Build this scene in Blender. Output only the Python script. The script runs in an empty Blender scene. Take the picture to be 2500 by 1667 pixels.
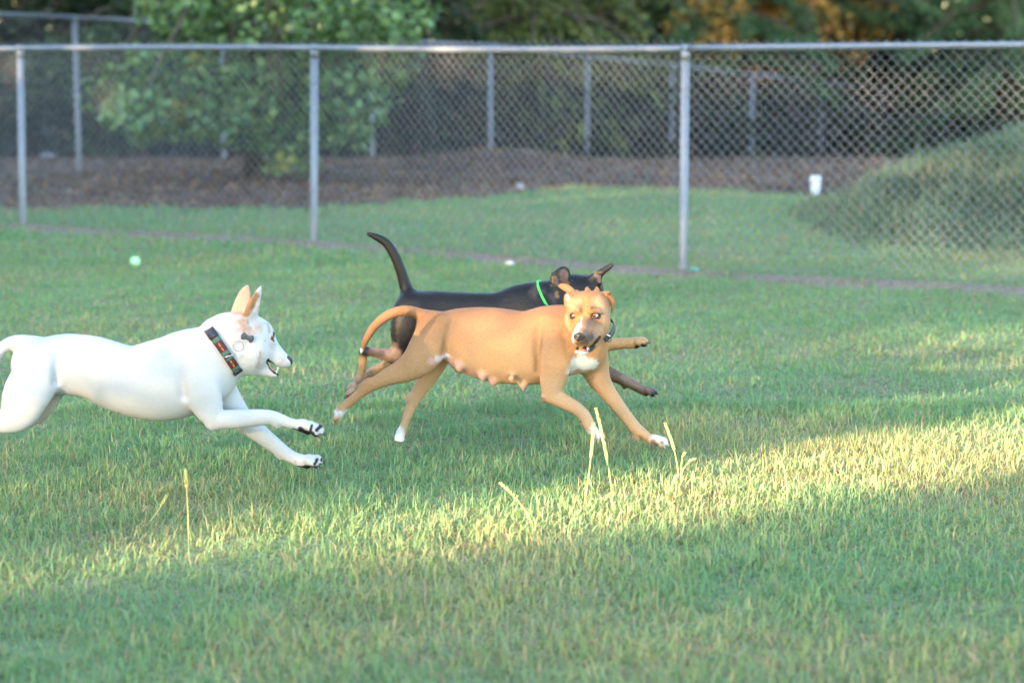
import bpy, math
import numpy as np
from mathutils import Vector

rng = np.random.default_rng(7)
scene = bpy.context.scene
col = scene.collection
PI = math.pi

# ------------------------------------------------------------------ camera, sky, sun, exposure
CAMZ, FPX, PITCH = 1.5, 5000.0, math.radians(8.14)
cam_d = bpy.data.cameras.new('camera')
cam = bpy.data.objects.new('camera', cam_d)
col.objects.link(cam)
cam.location = (0, 0, CAMZ)
cam.rotation_euler = (PI / 2 - PITCH, 0, 0)
cam_d.sensor_width = 36.0
cam_d.lens = 36.0 * FPX / 2500.0
cam_d.clip_end = 2000
cam_d.dof.use_dof = True
cam_d.dof.focus_distance = 7.35
cam_d.dof.aperture_fstop = 2.1
scene.camera = cam

SUN_EL = math.radians(11.0)
SUN_AZ = math.radians(45.0)            # travel direction of the light over the ground, from +X towards +Y
U = np.array([math.cos(SUN_AZ), math.sin(SUN_AZ), 0.0])
V = np.array([-math.sin(SUN_AZ), math.cos(SUN_AZ), 0.0])
world = bpy.data.worlds.new('World')
scene.world = world
world.use_nodes = True
wn = world.node_tree
sky = wn.nodes.new('ShaderNodeTexSky')
sky.sky_type = 'NISHITA'
sky.sun_disc = False
sky.sun_elevation = SUN_EL
# Nishita: rotation 0 puts the sun at +Y, positive turns clockwise seen from above
sky.sun_rotation = math.atan2(-U[0], -U[1])
bg = wn.nodes['Background']
wn.links.new(sky.outputs[0], bg.inputs[0])
bg.inputs[1].default_value = 0.15
sun_d = bpy.data.lights.new('sun', 'SUN')
sun_d.energy = 5.0
sun_d.angle = math.radians(0.45)
sun_d.color = (1.0, 0.70, 0.42)
sun = bpy.data.objects.new('sun', sun_d)
col.objects.link(sun)
ldir = Vector((U[0] * math.cos(SUN_EL), U[1] * math.cos(SUN_EL), -math.sin(SUN_EL)))
sun.rotation_euler = ldir.to_track_quat('-Z', 'Y').to_euler()
scene.view_settings.view_transform = 'Standard'
scene.view_settings.look = 'None'
scene.view_settings.gamma = 1.0
scene.view_settings.exposure = 3.4
scene.render.engine = 'CYCLES'
scene.cycles.use_denoising = True
scene.cycles.max_bounces = 8
scene.cycles.transparent_max_bounces = 8

# ------------------------------------------------------------------ helpers
CP, SP = math.cos(PITCH), math.sin(PITCH)

def ray(px, py):
    a = (px - 1250.0) / FPX
    b = -(py - 833.5) / FPX
    return np.array([a, CP + b * SP, -SP + b * CP])

def atY(px, py, Y):
    d = ray(px, py)
    return np.array([0, 0, CAMZ]) + d * (Y / d[1])

def atZ(px, py, z=0.0):
    d = ray(px, py)
    return np.array([0, 0, CAMZ]) + d * ((z - CAMZ) / d[2])

def project(P):
    Q = P - np.array([0, 0, CAMZ])
    dep = Q[:, 1] * CP - Q[:, 2] * SP
    up = Q[:, 1] * SP + Q[:, 2] * CP
    return 1250 + FPX * Q[:, 0] / dep, 833.5 - FPX * up / dep, dep

def tag(o, label=None, cat=None, group=None, kind=None):
    if label: o['label'] = label
    if cat: o['category'] = cat
    if group: o['group'] = group
    if kind: o['kind'] = kind
    return o

def empty(name, loc, label, cat, group=None):
    o = bpy.data.objects.new(name, None)
    o.empty_display_size = 0.1
    col.objects.link(o)
    o.location = Vector([float(v) for v in loc])
    return tag(o, label, cat, group)

def mesh_np(name, verts, faces, mat=None, parent=None, colors=None, smooth=False, mats=None, midx=None):
    """faces: one array (n,k) or a list of such arrays. Vertices in world space."""
    verts = np.asarray(verts, dtype=np.float64)
    if parent is not None:
        verts = verts - np.array(parent_world(parent))
    if isinstance(faces, np.ndarray):
        faces = [faces]
    me = bpy.data.meshes.new(name)
    loops = np.concatenate([f.reshape(-1) for f in faces]).astype(np.int32)
    tot = np.concatenate([np.full(len(f), f.shape[1], np.int32) for f in faces])
    start = np.concatenate([[0], np.cumsum(tot)[:-1]]).astype(np.int32)
    me.vertices.add(len(verts))
    me.vertices.foreach_set('co', verts.astype(np.float32).reshape(-1))
    me.loops.add(len(loops))
    me.loops.foreach_set('vertex_index', loops)
    me.polygons.add(len(tot))
    me.polygons.foreach_set('loop_start', start)
    me.polygons.foreach_set('loop_total', tot)
    if smooth:
        me.polygons.foreach_set('use_smooth', np.ones(len(tot), dtype=bool))
    if mats:
        for m in mats: me.materials.append(m)
        me.polygons.foreach_set('material_index', np.asarray(midx, dtype=np.int32))
    elif mat:
        me.materials.append(mat)
    me.update(calc_edges=True)
    if colors is not None:
        a = me.color_attributes.new('col', 'FLOAT_COLOR', 'POINT')
        c = np.ones((len(verts), 4), np.float32)
        c[:, :3] = colors
        a.data.foreach_set('color', c.reshape(-1))
    o = bpy.data.objects.new(name, me)
    col.objects.link(o)
    if parent is not None:
        o.parent = parent
    return o

def parent_world(o):
    p = Vector((0, 0, 0))
    while o is not None:
        p = p + o.location
        o = o.parent
    return p

def hash2(i, j, s):
    h = np.sin(i * 127.1 + j * 311.7 + s * 74.7) * 43758.5453
    return h - np.floor(h)

def vnoise(x, y, s=0):
    i, j = np.floor(x), np.floor(y)
    fx, fy = x - i, y - j
    fx = fx * fx * (3 - 2 * fx); fy = fy * fy * (3 - 2 * fy)
    a = hash2(i, j, s); b = hash2(i + 1, j, s); c = hash2(i, j + 1, s); d = hash2(i + 1, j + 1, s)
    return (a * (1 - fx) + b * fx) * (1 - fy) + (c * (1 - fx) + d * fx) * fy

def fbm(x, y, s=0):
    return (vnoise(x, y, s) + 0.5 * vnoise(2 * x, 2 * y, s + 1) + 0.25 * vnoise(4 * x, 4 * y, s + 2)) / 1.75

def sstep(a, b, x):
    t = np.clip((x - a) / (b - a), 0, 1)
    return t * t * (3 - 2 * t)

def tube(pts, rad, seg=10, caps=True):
    """polyline tube; returns verts, [quads, tris]"""
    pts = np.asarray(pts, float); n = len(pts)
    rad = np.broadcast_to(np.asarray(rad, float), (n,))
    tang = np.gradient(pts, axis=0)
    tang /= np.linalg.norm(tang, axis=1)[:, None] + 1e-12
    ref = np.array([0, 0, 1.0]) if abs(tang[0][2]) < 0.9 else np.array([0, 1.0, 0])
    vs = []
    for p, t, r in zip(pts, tang, rad):
        a = np.cross(t, ref); a /= np.linalg.norm(a) + 1e-12
        b = np.cross(t, a)
        ang = np.linspace(0, 2 * PI, seg, endpoint=False)
        vs.append(p + r * (np.cos(ang)[:, None] * a + np.sin(ang)[:, None] * b))
    v = np.concatenate(vs)
    q = []
    for i in range(n - 1):
        for k in range(seg):
            k2 = (k + 1) % seg
            q.append((i * seg + k, i * seg + k2, (i + 1) * seg + k2, (i + 1) * seg + k))
    fs = [np.array(q)]
    if caps:
        v = np.concatenate([v, pts[:1], pts[-1:]])
        c0, c1 = n * seg, n * seg + 1
        t = [(c0, (k + 1) % seg, k) for k in range(seg)] + [(c1, (n - 1) * seg + k, (n - 1) * seg + (k + 1) % seg) for k in range(seg)]
        fs.append(np.array(t))
    return v, fs

def merge(parts):
    vs, by = [], {}
    off = 0
    for v, fs in parts:
        vs.append(v)
        for f in fs:
            by.setdefault(f.shape[1], []).append(f + off)
        off += len(v)
    return np.concatenate(vs), [np.concatenate(x) for x in by.values()]

# ------------------------------------------------------------------ materials
def new_mat(name):
    m = bpy.data.materials.new(name)
    m.use_nodes = True
    return m, m.node_tree, m.node_tree.nodes['Principled BSDF']

def N(nt, typ, **kw):
    n = nt.nodes.new(typ)
    for k, v in kw.items(): setattr(n, k, v)
    return n

def plain(name, c, rough=0.6, metal=0.0, noise=0.0, nscale=20.0, spec=0.5, bump=0.0):
    m, nt, b = new_mat(name)
    b.inputs['Base Color'].default_value = (*c, 1)
    b.inputs['Roughness'].default_value = rough
    b.inputs['Metallic'].default_value = metal
    b.inputs['Specular IOR Level'].default_value = spec
    tc = N(nt, 'ShaderNodeTexCoord')
    if noise > 0:
        nz = N(nt, 'ShaderNodeTexNoise'); nz.inputs['Scale'].default_value = nscale
        nz.inputs['Detail'].default_value = 5
        nt.links.new(tc.outputs['Object'], nz.inputs['Vector'])
        mp = N(nt, 'ShaderNodeMapRange')
        mp.inputs[1].default_value = 0.25; mp.inputs[2].default_value = 0.75
        mp.inputs[3].default_value = 1 - noise; mp.inputs[4].default_value = 1 + noise
        nt.links.new(nz.outputs[0], mp.inputs[0])
        mx = N(nt, 'ShaderNodeMix', data_type='RGBA', blend_type='MULTIPLY')
        mx.inputs[0].default_value = 1
        mx.inputs[6].default_value = (*c, 1)
        nt.links.new(mp.outputs[0], mx.inputs[7])
        nt.links.new(mx.outputs[2], b.inputs['Base Color'])
        if bump > 0:
            bp = N(nt, 'ShaderNodeBump'); bp.inputs['Strength'].default_value = bump
            bp.inputs['Distance'].default_value = 0.01
            nt.links.new(nz.outputs[0], bp.inputs['Height'])
            nt.links.new(bp.outputs[0], b.inputs['Normal'])
    return m

def leafy(name, transl=0.35, rough=0.55, spec=0.3, tint=(1.15, 1.1, 0.6)):
    """attribute-coloured blades and leaves that let some light through"""
    m, nt, b = new_mat(name)
    at = N(nt, 'ShaderNodeAttribute', attribute_name='col')
    nt.links.new(at.outputs['Color'], b.inputs['Base Color'])
    b.inputs['Roughness'].default_value = rough
    b.inputs['Specular IOR Level'].default_value = spec
    tr = N(nt, 'ShaderNodeBsdfTranslucent')
    mx = N(nt, 'ShaderNodeMix', data_type='RGBA', blend_type='MULTIPLY')
    mx.inputs[0].default_value = 1
    mx.inputs[7].default_value = (*tint, 1)
    nt.links.new(at.outputs['Color'], mx.inputs[6])
    nt.links.new(mx.outputs[2], tr.inputs['Color'])
    ms = N(nt, 'ShaderNodeMixShader'); ms.inputs[0].default_value = transl
    nt.links.new(b.outputs[0], ms.inputs[1]); nt.links.new(tr.outputs[0], ms.inputs[2])
    nt.links.new(ms.outputs[0], nt.nodes['Material Output'].inputs['Surface'])
    return m

M = {}
M['grass'] = leafy('grass', 0.4, 0.55, 0.25, (1.25, 1.15, 0.55))
M['leaf'] = leafy('leaf', 0.3, 0.45, 0.35)
M['needle'] = leafy('needle', 0.2, 0.5, 0.3)
M['galv'] = plain('galvanised', (0.19, 0.21, 0.245), 0.45, 0.3, 0.12, 30, 0.5)
M['wire'] = plain('wire', (0.19, 0.195, 0.22), 0.5, 0.3, 0.1, 30)
M['bark'] = plain('bark', (0.09, 0.07, 0.055), 0.9, 0, 0.5, 14, 0.2, 0.8)
M['pvc'] = plain('pvc', (0.82, 0.82, 0.80), 0.4, 0, 0.06, 20)
M['ball'] = plain('ball_felt', (0.42, 0.85, 0.40), 0.9, 0, 0.1, 300, 0.1)
M['ballseam'] = plain('ball_seam', (0.75, 0.8, 0.72), 0.8)
M['stone'] = plain('stone', (0.5, 0.48, 0.46), 0.85, 0, 0.25, 60, 0.3, 0.3)
M['rock'] = plain('rock', (0.17, 0.18, 0.20), 0.9, 0, 0.3, 30, 0.2, 0.4)
M['teal'] = plain('teal_plastic', (0.05, 0.5, 0.45), 0.4)

# ------------------------------------------------------------------ terrain
FA, FB, FC = atZ(60, 558)[:2], atZ(770, 598)[:2], atZ(1667, 672)[:2]
FD = FC + (FC - FB) * 1.0
FD[1] = FC[1] - 1.25; FD[0] = FC[0] + 2.7
FZ = FA + (FA - FB)
FE = FD + (FD - FC)
FENCE = np.array([FZ + (FA - FB), FZ, FA, FB, FC, FD, FE])

def fence_dist(x, y):
    """signed distance to the front fence line, positive beyond it"""
    yy = np.interp(x, FENCE[:, 0], FENCE[:, 1])
    return (y - yy) * 0.84

def mulch_edge(x, y):
    """>0 on the mulch bank"""
    px = 1250 + FPX * x / np.maximum(y, 1)
    py = np.interp(px, [-800, 0, 500, 850, 1000, 1250, 1420, 1650, 2000, 2300, 3200],
                   [512, 508, 508, 505, 494, 472, 452, 456, 478, 470, 470])
    Yb = CAMZ * FPX / (py - 118.0)
    return y - Yb

def terrain(x, y):
    z = 0.012 * (fbm(x * 1.3, y * 1.3, 3) - 0.5)
    m = mulch_edge(x, y)
    z = z + 0.10 * sstep(0, 1.5, m) * (fbm(x * 0.8, y * 0.8, 9) - 0.2) * (y < 60)
    z = z - 0.065 * np.log1p(np.exp(np.clip((y - 27.5) * 1.2, -30, 30))) / 1.2 * sstep(120, 60, y) 
    # earth mound on the right behind the fence
    ramp = np.clip(0.41 * np.log1p(np.exp(np.clip((x - 2.35) * 6, -30, 30))) / 6, 0, 1.15)
    z = z + ramp * np.exp(-((y - 17.0) / 1.75) ** 2) * (1 + 0.25 * (fbm(x * 1.7, y * 1.7, 5) - 0.5))
    # low rise of thrown-up soil on the bank
    z = z + 0.22 * np.exp(-((x + 0.2) / 1.3) ** 2 - ((y - 25.5) / 1.2) ** 2)
    # slightly raised dead thatch under the fence wire
    d = fence_dist(x, y)
    z = z + 0.035 * np.exp(-(d / 0.13) ** 2)
    return z

def build_ground():
    xs = np.unique(np.concatenate([-np.geomspace(9, 400, 24)[::-1], np.arange(-8.8, 13.0, 0.12), np.geomspace(13, 400, 24)]))
    ys = np.unique(np.concatenate([-np.geomspace(2, 400, 22)[::-1], np.arange(-1.5, 3.5, 0.5), np.arange(3.5, 30, 0.12), np.arange(30, 60, 0.5), np.geomspace(60, 600, 24)]))
    X, Y = np.meshgrid(xs, ys)
    Z = terrain(X, Y)
    nx, ny = len(xs), len(ys)
    idx = np.arange(nx * ny).reshape(ny, nx)
    q = np.stack([idx[:-1, :-1], idx[:-1, 1:], idx[1:, 1:], idx[1:, :-1]], -1).reshape(-1, 4)
    v = np.stack([X, Y, Z], -1).reshape(-1, 3)
    x, y = v[:, 0], v[:, 1]
    soil = np.array([0.17, 0.13, 0.08]); thatch = np.array([0.14, 0.215, 0.10]); mulch = np.array([0.10, 0.062, 0.05])
    strip = np.array([0.20, 0.155, 0.125])
    n = fbm(x * 2.2, y * 2.2, 11)[:, None]
    c = thatch * (1 - n) + soil * n
    d = np.abs(fence_dist(x, y) + 0.03)
    s = (sstep(0.30, 0.06, d + 0.42 * (fbm(x * 2.2, y * 2.2, 4) - 0.47)))[:, None]
    c = c * (1 - s) + strip * s
    m = sstep(-0.25, 0.25, mulch_edge(x, y) + 0.8 * (fbm(x * 2, y * 2, 21) - 0.5))[:, None]
    n2 = fbm(x * 1.1, y * 1.1, 31)[:, None]
    c = c * (1 - m) + m * (mulch * (0.75 + 0.6 * n2))
    mt, nt, b = new_mat('ground')
    at = N(nt, 'ShaderNodeAttribute', attribute_name='col')
    tc = N(nt, 'ShaderNodeTexCoord')
    nz = N(nt, 'ShaderNodeTexNoise'); nz.inputs['Scale'].default_value = 38; nz.inputs['Detail'].default_value = 6
    nt.links.new(tc.outputs['Object'], nz.inputs['Vector'])
    mp = N(nt, 'ShaderNodeMapRange'); mp.inputs[1].default_value = 0.3; mp.inputs[2].default_value = 0.7
    mp.inputs[3].default_value = 0.55; mp.inputs[4].default_value = 1.45
    nt.links.new(nz.outputs[0], mp.inputs[0])
    mx = N(nt, 'ShaderNodeMix', data_type='RGBA', blend_type='MULTIPLY'); mx.inputs[0].default_value = 1
    nt.links.new(at.outputs['Color'], mx.inputs[6]); nt.links.new(mp.outputs[0], mx.inputs[7])
    nt.links.new(mx.outputs[2], b.inputs['Base Color'])
    b.inputs['Roughness'].default_value = 0.95; b.inputs['Specular IOR Level'].default_value = 0.1
    bp = N(nt, 'ShaderNodeBump'); bp.inputs['Strength'].default_value = 0.7; bp.inputs['Distance'].default_value = 0.02
    nt.links.new(nz.outputs[0], bp.inputs['Height']); nt.links.new(bp.outputs[0], b.inputs['Normal'])
    o = mesh_np('ground', v, q, mt, colors=c, smooth=True)
    tag(o, 'lawn soil and brown mulch bank running back under the woods', 'ground', kind='structure')
build_ground()

# ------------------------------------------------------------------ grass
def blade_mesh(P, h, w, az, lean, colr, curl=0.6):
    n = len(P)
    dx = np.stack([np.cos(az), np.sin(az), np.zeros(n)], 1)
    wa = az + PI / 2 + rng.normal(0, 0.5, n)
    wx = np.stack([np.cos(wa), np.sin(wa), np.zeros(n)], 1) * (w / 2)[:, None]
    up = np.array([0, 0, 1.0])
    midp = P + dx * (h * 0.5 * np.sin(lean * 0.6))[:, None] + up * (h * 0.5 * np.cos(lean * 0.6))[:, None]
    tip = midp + dx * (h * 0.5 * np.sin(lean * (1 + curl)))[:, None] + up * (h * 0.5 * np.cos(lean * (1 + curl)))[:, None]
    tip[:, 2] = np.maximum(tip[:, 2], P[:, 2] + 0.004)
    v = np.stack([P - wx, P + wx, midp - wx * 0.85, midp + wx * 0.85, tip], 1).reshape(-1, 3)
    b = (np.arange(n) * 5)[:, None]
    q = b + np.array([[0, 1, 3, 2]]); t = b + np.array([[2, 3, 4]])
    c = np.repeat(colr, 5, 0)
    return v, [q, t], c

def scatter(n, y0, y1, margin, power=1.0):
    """points on the ground inside the widened view wedge"""
    ys = y0 + (y1 - y0) * rng.random(n * 2) ** power
    hw = 0.25 * ys + margin
    hwmax = 0.25 * y1 + margin
    xs = (rng.random(n * 2) * 2 - 1) * hwmax
    k = np.abs(xs) < hw
    return xs[k][:n], ys[k][:n]

def lawn():
    Vs, Qs, Ts, Cs = [], [], [], []
    off = 0
    green = np.array([0.165, 0.32, 0.15]); deep = np.array([0.12, 0.265, 0.145]); yel = np.array([0.33, 0.375, 0.165]); dry = np.array([0.40, 0.32, 0.20]); grey = np.array([0.26, 0.21, 0.175])
    for (n, y0, y1, mg, h0, w0) in ((390000, 3.9, 8.6, 1.9, 0.046, 0.0034), (190000, 8.4, 14.6, 2.0, 0.033, 0.0062), (120000, 14.3, 24.5, 2.4, 0.05, 0.011)):
        x, y = scatter(n, y0, y1, mg)
        cl = fbm(x * 5, y * 5, 41)                      # tufts
        bare = fbm(x * 1.5 + 7, y * 1.5, 44)
        d = np.abs(fence_dist(x, y))
        keep = rng.random(len(x)) < np.clip(1.35 - 1.1 * sstep(0.58, 0.82, bare), 0.5, 1) * np.clip(0.35 + 1.1 * cl, 0.3, 1)
        keep &= (rng.random(len(x)) < np.clip((d + 0.42 * (fbm(x * 2.2, y * 2.2, 4) - 0.47)) / 0.32, 0.13, 1))
        me = mulch_edge(x, y) + 0.8 * (fbm(x * 2, y * 2, 21) - 0.5)
        keep &= rng.random(len(x)) < sstep(0.25, -0.1, me) + 0.02
        keep &= ~((x > 3.0) & (y > 15.0) & (rng.random(len(x)) < 0.6))
        x, y, cl, d = x[keep], y[keep], cl[keep], d[keep]
        n = len(x)
        z = terrain(x, y)
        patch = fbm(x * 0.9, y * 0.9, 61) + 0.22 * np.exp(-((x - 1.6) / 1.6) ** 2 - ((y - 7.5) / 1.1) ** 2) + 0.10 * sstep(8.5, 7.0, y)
        h = h0 * (0.55 + 0.9 * rng.random(n)) * (0.6 + 0.9 * cl)
        h *= np.where(rng.random(n) < 0.04, 1.5, 1.0)
        w = w0 * (0.7 + 0.6 * rng.random(n))
        az = rng.random(n) * 2 * PI
        lean = np.abs(rng.normal(1.12 if y0 < 5 else 0.95, 0.5, n))
        t = rng.random(n)[:, None]
        c = green * t + deep * (1 - t)
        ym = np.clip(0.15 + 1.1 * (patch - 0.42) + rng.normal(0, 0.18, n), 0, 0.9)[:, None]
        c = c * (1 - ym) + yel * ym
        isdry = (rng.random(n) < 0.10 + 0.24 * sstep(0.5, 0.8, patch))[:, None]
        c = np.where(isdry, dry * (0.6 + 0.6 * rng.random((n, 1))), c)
        isg = (rng.random(n) < np.clip(1.0 - d / 0.22, 0, 0.8))[:, None]
        c = np.where(isg, grey * (0.6 + 0.6 * rng.random((n, 1))), c)
        lean = np.where(isg[:, 0], lean + 0.8, lean)
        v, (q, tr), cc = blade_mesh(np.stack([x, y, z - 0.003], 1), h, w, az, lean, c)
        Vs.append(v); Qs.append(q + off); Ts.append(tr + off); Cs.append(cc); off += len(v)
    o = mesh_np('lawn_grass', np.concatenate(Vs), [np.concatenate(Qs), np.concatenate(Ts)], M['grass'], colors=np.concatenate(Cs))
    tag(o, 'short green lawn grass with dry blades on both sides of the fence', 'grass', kind='stuff')
lawn()

def mound_weeds():
    n = 60000
    x = 2.4 + 6.0 * rng.random(n); y = 14.2 + 6.0 * rng.random(n)
    z = terrain(x, y)
    k = (z > 0.035 + 0.10 * rng.random(n))
    x, y, z = x[k], y[k], z[k]; n = len(x)
    cl = fbm(x * 2.2, y * 2.2, 71)
    h = (0.08 + 0.30 * rng.random(n) * cl + 0.1 * (rng.random(n) < 0.05)) * np.clip(z / 0.3, 0.65, 1)
    w = 0.010 + 0.008 * rng.random(n)
    c = np.array([0.135, 0.205, 0.135]) * (0.4 + 0.95 * cl)[:, None] * (0.7 + 0.6 * rng.random((n, 1)))
    d = (rng.random(n) < 0.14)[:, None]
    c = np.where(d, np.array([0.28, 0.25, 0.19]) * (0.6 + 0.7 * rng.random((n, 1))), c)
    v, f, cc = blade_mesh(np.stack([x, y, z - 0.01], 1), h, w, rng.random(n) * 2 * PI, np.abs(rng.normal(0.5, 0.35, n)), c)
    o = mesh_np('mound_weeds', v, f, M['grass'], colors=cc)
    tag(o, 'tall grey-green weeds covering the earth mound behind the fence', 'weeds', kind='stuff')
mound_weeds()

def leaf_litter():
    n = 42000
    x, y = scatter(n, 18.5, 34, 4.0)
    me = mulch_edge(x, y) + 0.8 * (fbm(x * 2, y * 2, 21) - 0.5)
    k = me > -0.05
    x, y = x[k], y[k]; n = len(x)
    z = terrain(x, y) + 0.005 + 0.03 * rng.random(n)
    base = np.array([[0.13, 0.07, 0.045], [0.19, 0.11, 0.07], [0.10, 0.075, 0.065], [0.24, 0.14, 0.08], [0.16, 0.14, 0.12]])
    c = base[rng.integers(0, 5, n)] * (0.6 + 0.7 * rng.random((n, 1)))
    c = c * (0.6 + 0.9 * fbm(x * 0.7, y * 0.7, 33))[:, None]
    v, f, cc = leaf_mesh(np.stack([x, y, z], 1), 0.05 + 0.06 * rng.random(n), c, up_bias=1.2, aspect=0.45)
    o = mesh_np('leaf_litter', v, f, M['leaf'], colors=cc)
    tag(o, 'brown fallen leaves and bark mulch on the bank behind the lawn', 'leaf litter', kind='stuff')

# ------------------------------------------------------------------ leaves and trees
def leaf_mesh(P, s, c, up_bias=0.5, aspect=0.6, lobed=False, direction=None):
    n = len(P)
    nrm = rng.normal(0, 1, (n, 3)); nrm[:, 2] += up_bias * 1.6
    nrm /= np.linalg.norm(nrm, axis=1)[:, None]
    d = rng.normal(0, 1, (n, 3)) if direction is None else direction + rng.normal(0, 0.35, (n, 3))
    d -= (d * nrm).sum(1)[:, None] * nrm
    d /= np.linalg.norm(d, axis=1)[:, None] + 1e-9
    e = np.cross(nrm, d)
    s = s[:, None]
    if lobed:
        prof = [(-0.45, 0.0), (-0.30, 0.42), (0.02, 0.30), (0.10, 0.62), (0.28, 0.26), (0.62, 0.0), (0.28, -0.26), (0.10, -0.62), (0.02, -0.30), (-0.30, -0.42)]
        pts = [P + d * s * a + e * s * b - nrm * s * (0.25 * abs(b) + 0.15 * max(a, 0)) for a, b in prof]
        v = np.stack(pts, 1).reshape(-1, 3); k = len(prof)
        b0 = (np.arange(n) * k)[:, None]
        quads = np.concatenate([b0 + np.array([[0, 1, 2, 2]])[:, :3].repeat(1, 0)], 0)
        tris = np.concatenate([b0 + np.array([t]) for t in ((0, 1, 2), (0, 2, 8), (0, 8, 9), (2, 3, 4), (2, 4, 6), (2, 6, 8), (4, 5, 6), (6, 7, 8))], 0)
        return v, [tris], np.repeat(c, k, 0)
    v = np.stack([P - d * s * 0.5, P + e * s * 0.5 * aspect + nrm * s * 0.06, P + d * s * 0.5, P - e * s * 0.5 * aspect + nrm * s * 0.06], 1).reshape(-1, 3)
    b0 = (np.arange(n) * 4)[:, None]
    return v, [b0 + np.array([[0, 1, 2, 3]])], np.repeat(c, 4, 0)

leaf_litter()

def limb_tree(root, base, height, r0, limbs, lean=(0, 0), mat='bark'):
    parts = []
    n = 9
    t = np.linspace(0, 1, n)
    p = np.stack([base[0] + lean[0] * t ** 1.5 + 0.06 * np.sin(t * 7), base[1] + lean[1] * t ** 1.5 + 0.05 * np.cos(t * 6), base[2] - 0.1 + height * t], 1)
    parts.append(tube(p, r0 * (1.25 - 0.35 * np.minimum(t * 12, 1)) * (1 - 0.8 * t), 9))
    ends = []
    for (tt, tip) in limbs:
        k = tt * (n - 1); i = int(min(k, n - 2)); s = p[i] * (1 - (k - i)) + p[i + 1] * (k - i)
        tip = np.array(tip)
        m = s * 0.5 + tip * 0.5 + np.array([0, 0, 0.12 * np.linalg.norm(tip - s)])
        q = np.stack([s, (s + m) / 2 + [0, 0, 0.03], m, (m + tip) / 2, tip])
        parts.append(tube(q, r0 * 0.36 * np.array([1, 0.8, 0.6, 0.4, 0.12]), 6))
        ends.append(q)
    v, f = merge(parts)
    mesh_np('trunk', v, f, M[mat], root, smooth=True)
    return ends

def clump_leaves(centers, radii, per, size, cols, squash=0.7, up=0.5, lobed=False, aspect=0.6, shell=0.55):
    P, C, S = [], [], []
    for (ctr, r) in zip(centers, radii):
        n = max(int(per * r * r), 12)
        d = rng.normal(0, 1, (n, 3)); d /= np.linalg.norm(d, axis=1)[:, None]
        rr = r * (shell + (1 - shell) * rng.random(n)) ** 0.8
        p = np.array(ctr) + d * rr[:, None] * np.array([1, 1, squash]) * (0.75 + 0.5 * rng.random((n, 1)))
        P.append(p)
        k = rng.integers(0, len(cols), n)
        C.append(np.array(cols)[k] * (0.65 + 0.6 * rng.random((n, 1))) * (0.8 + 0.4 * rng.random()))
        S.append(size * (0.65 + 0.6 * rng.random(n)))
    return leaf_mesh(np.concatenate(P), np.concatenate(S), np.concatenate(C), up, aspect, lobed)

GREENS = [(0.065, 0.14, 0.045), (0.05, 0.12, 0.05), (0.085, 0.16, 0.05), (0.04, 0.095, 0.035)]

def broadleaf():
    Y = 22.6
    base = atY(620, 455, 23.4); base[2] = float(terrain(np.array([base[0]]), np.array([23.4]))[0])
    root = empty('broadleaf_tree', base, 'leafy tree with pale green lobed leaves drooping over the brown mulch bank', 'tree')
    # clumps placed as the photograph shows the drooping skirt, and a full crown above the frame
    sp = [(960, 20, .5), (900, 70, .6), (800, 40, .7), (700, 60, .7), (600, 30, .7), (500, 60, .6), (430, 20, .5), (905, 150, .55), (960, 160, .4), (820, 140, .6), (730, 170, .6), (640, 190, .55), (550, 210, .55),
          (470, 230, .45), (400, 250, .45), (330, 265, .4), (280, 200, .35), (860, 230, .5), (880, 290, .38), (820, 300, .42), (760, 250, .5), (690, 270, .45), (600, 270, .45), (520, 290, .42), (450, 290, .4), (370, 300, .35),
          (430, 315, .3), (700, 330, .38), (780, 330, .35), (690, 370, .3), (680, 400, .22), (640, 310, .3), (990, 60, .4), (240, 240, .3), (300, 290, .3), (360, 330, .28), (520, 330, .3), (600, 350, .3), (740, 385, .22), (850, 330, .3), (760, 410, .18), (560, 130, .6), (420, 150, .5), (340, 180, .4), (920, 210, .4)]
    ctr, rad = [], []
    for (px, py, r) in sp:
        ctr.append(atY(px, py, Y + rng.normal(0, 0.45) + 0.4 * (r - 0.4))); rad.append(r)
    vis = list(zip(ctr, rad))
    for i in range(70):                                    # crown above
        a = rng.random() * 2 * PI; rr = 2.6 * math.sqrt(rng.random()); z = 2.2 + 4.5 * rng.random()
        rr *= math.sqrt(max(0.15, 1 - ((z - 3.5) / 3.6) ** 2)) * (0.5 if z < 3.3 else 1)
        ctr.append(np.array([base[0] + rr * math.cos(a), base[1] + 0.3 + rr * math.sin(a), z])); rad.append(0.75)
    limbs = [(0.35 + 0.5 * rng.random(), c) for c, r in vis[::3]] + [(0.5 + 0.45 * rng.random(), c) for c in ctr[len(vis)::6]]
    limb_tree(root, base, 5.6, 0.13, limbs)
    greens = [(0.15, 0.25, 0.10), (0.10, 0.19, 0.08), (0.20, 0.29, 0.11), (0.065, 0.13, 0.055)]
    A = clump_leaves([c for c, r in vis], [r * 0.92 for c, r in vis], 640, 0.095, greens, 0.6, 0.7, True)
    B = clump_leaves(ctr[len(vis):], rad[len(vis):], 260, 0.15, greens, 0.8, 0.5)
    yp = [(445, 268), (430, 275), (470, 285), (690, 395), (480, 150)]
    yc = [atY(px, py, Y - 0.55) for px, py in yp]
    C = clump_leaves(yc, [0.10] * len(yc), 900, 0.10, [(0.36, 0.36, 0.09), (0.32, 0.29, 0.08), (0.28, 0.32, 0.09)], 0.8, 0.5, True)
    v, f = merge([(A[0], A[1]), (B[0], B[1]), (C[0], C[1])])
    mesh_np('crown', v, f, M['leaf'], root, colors=np.concatenate([A[2], B[2], C[2]]))
broadleaf()

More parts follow.
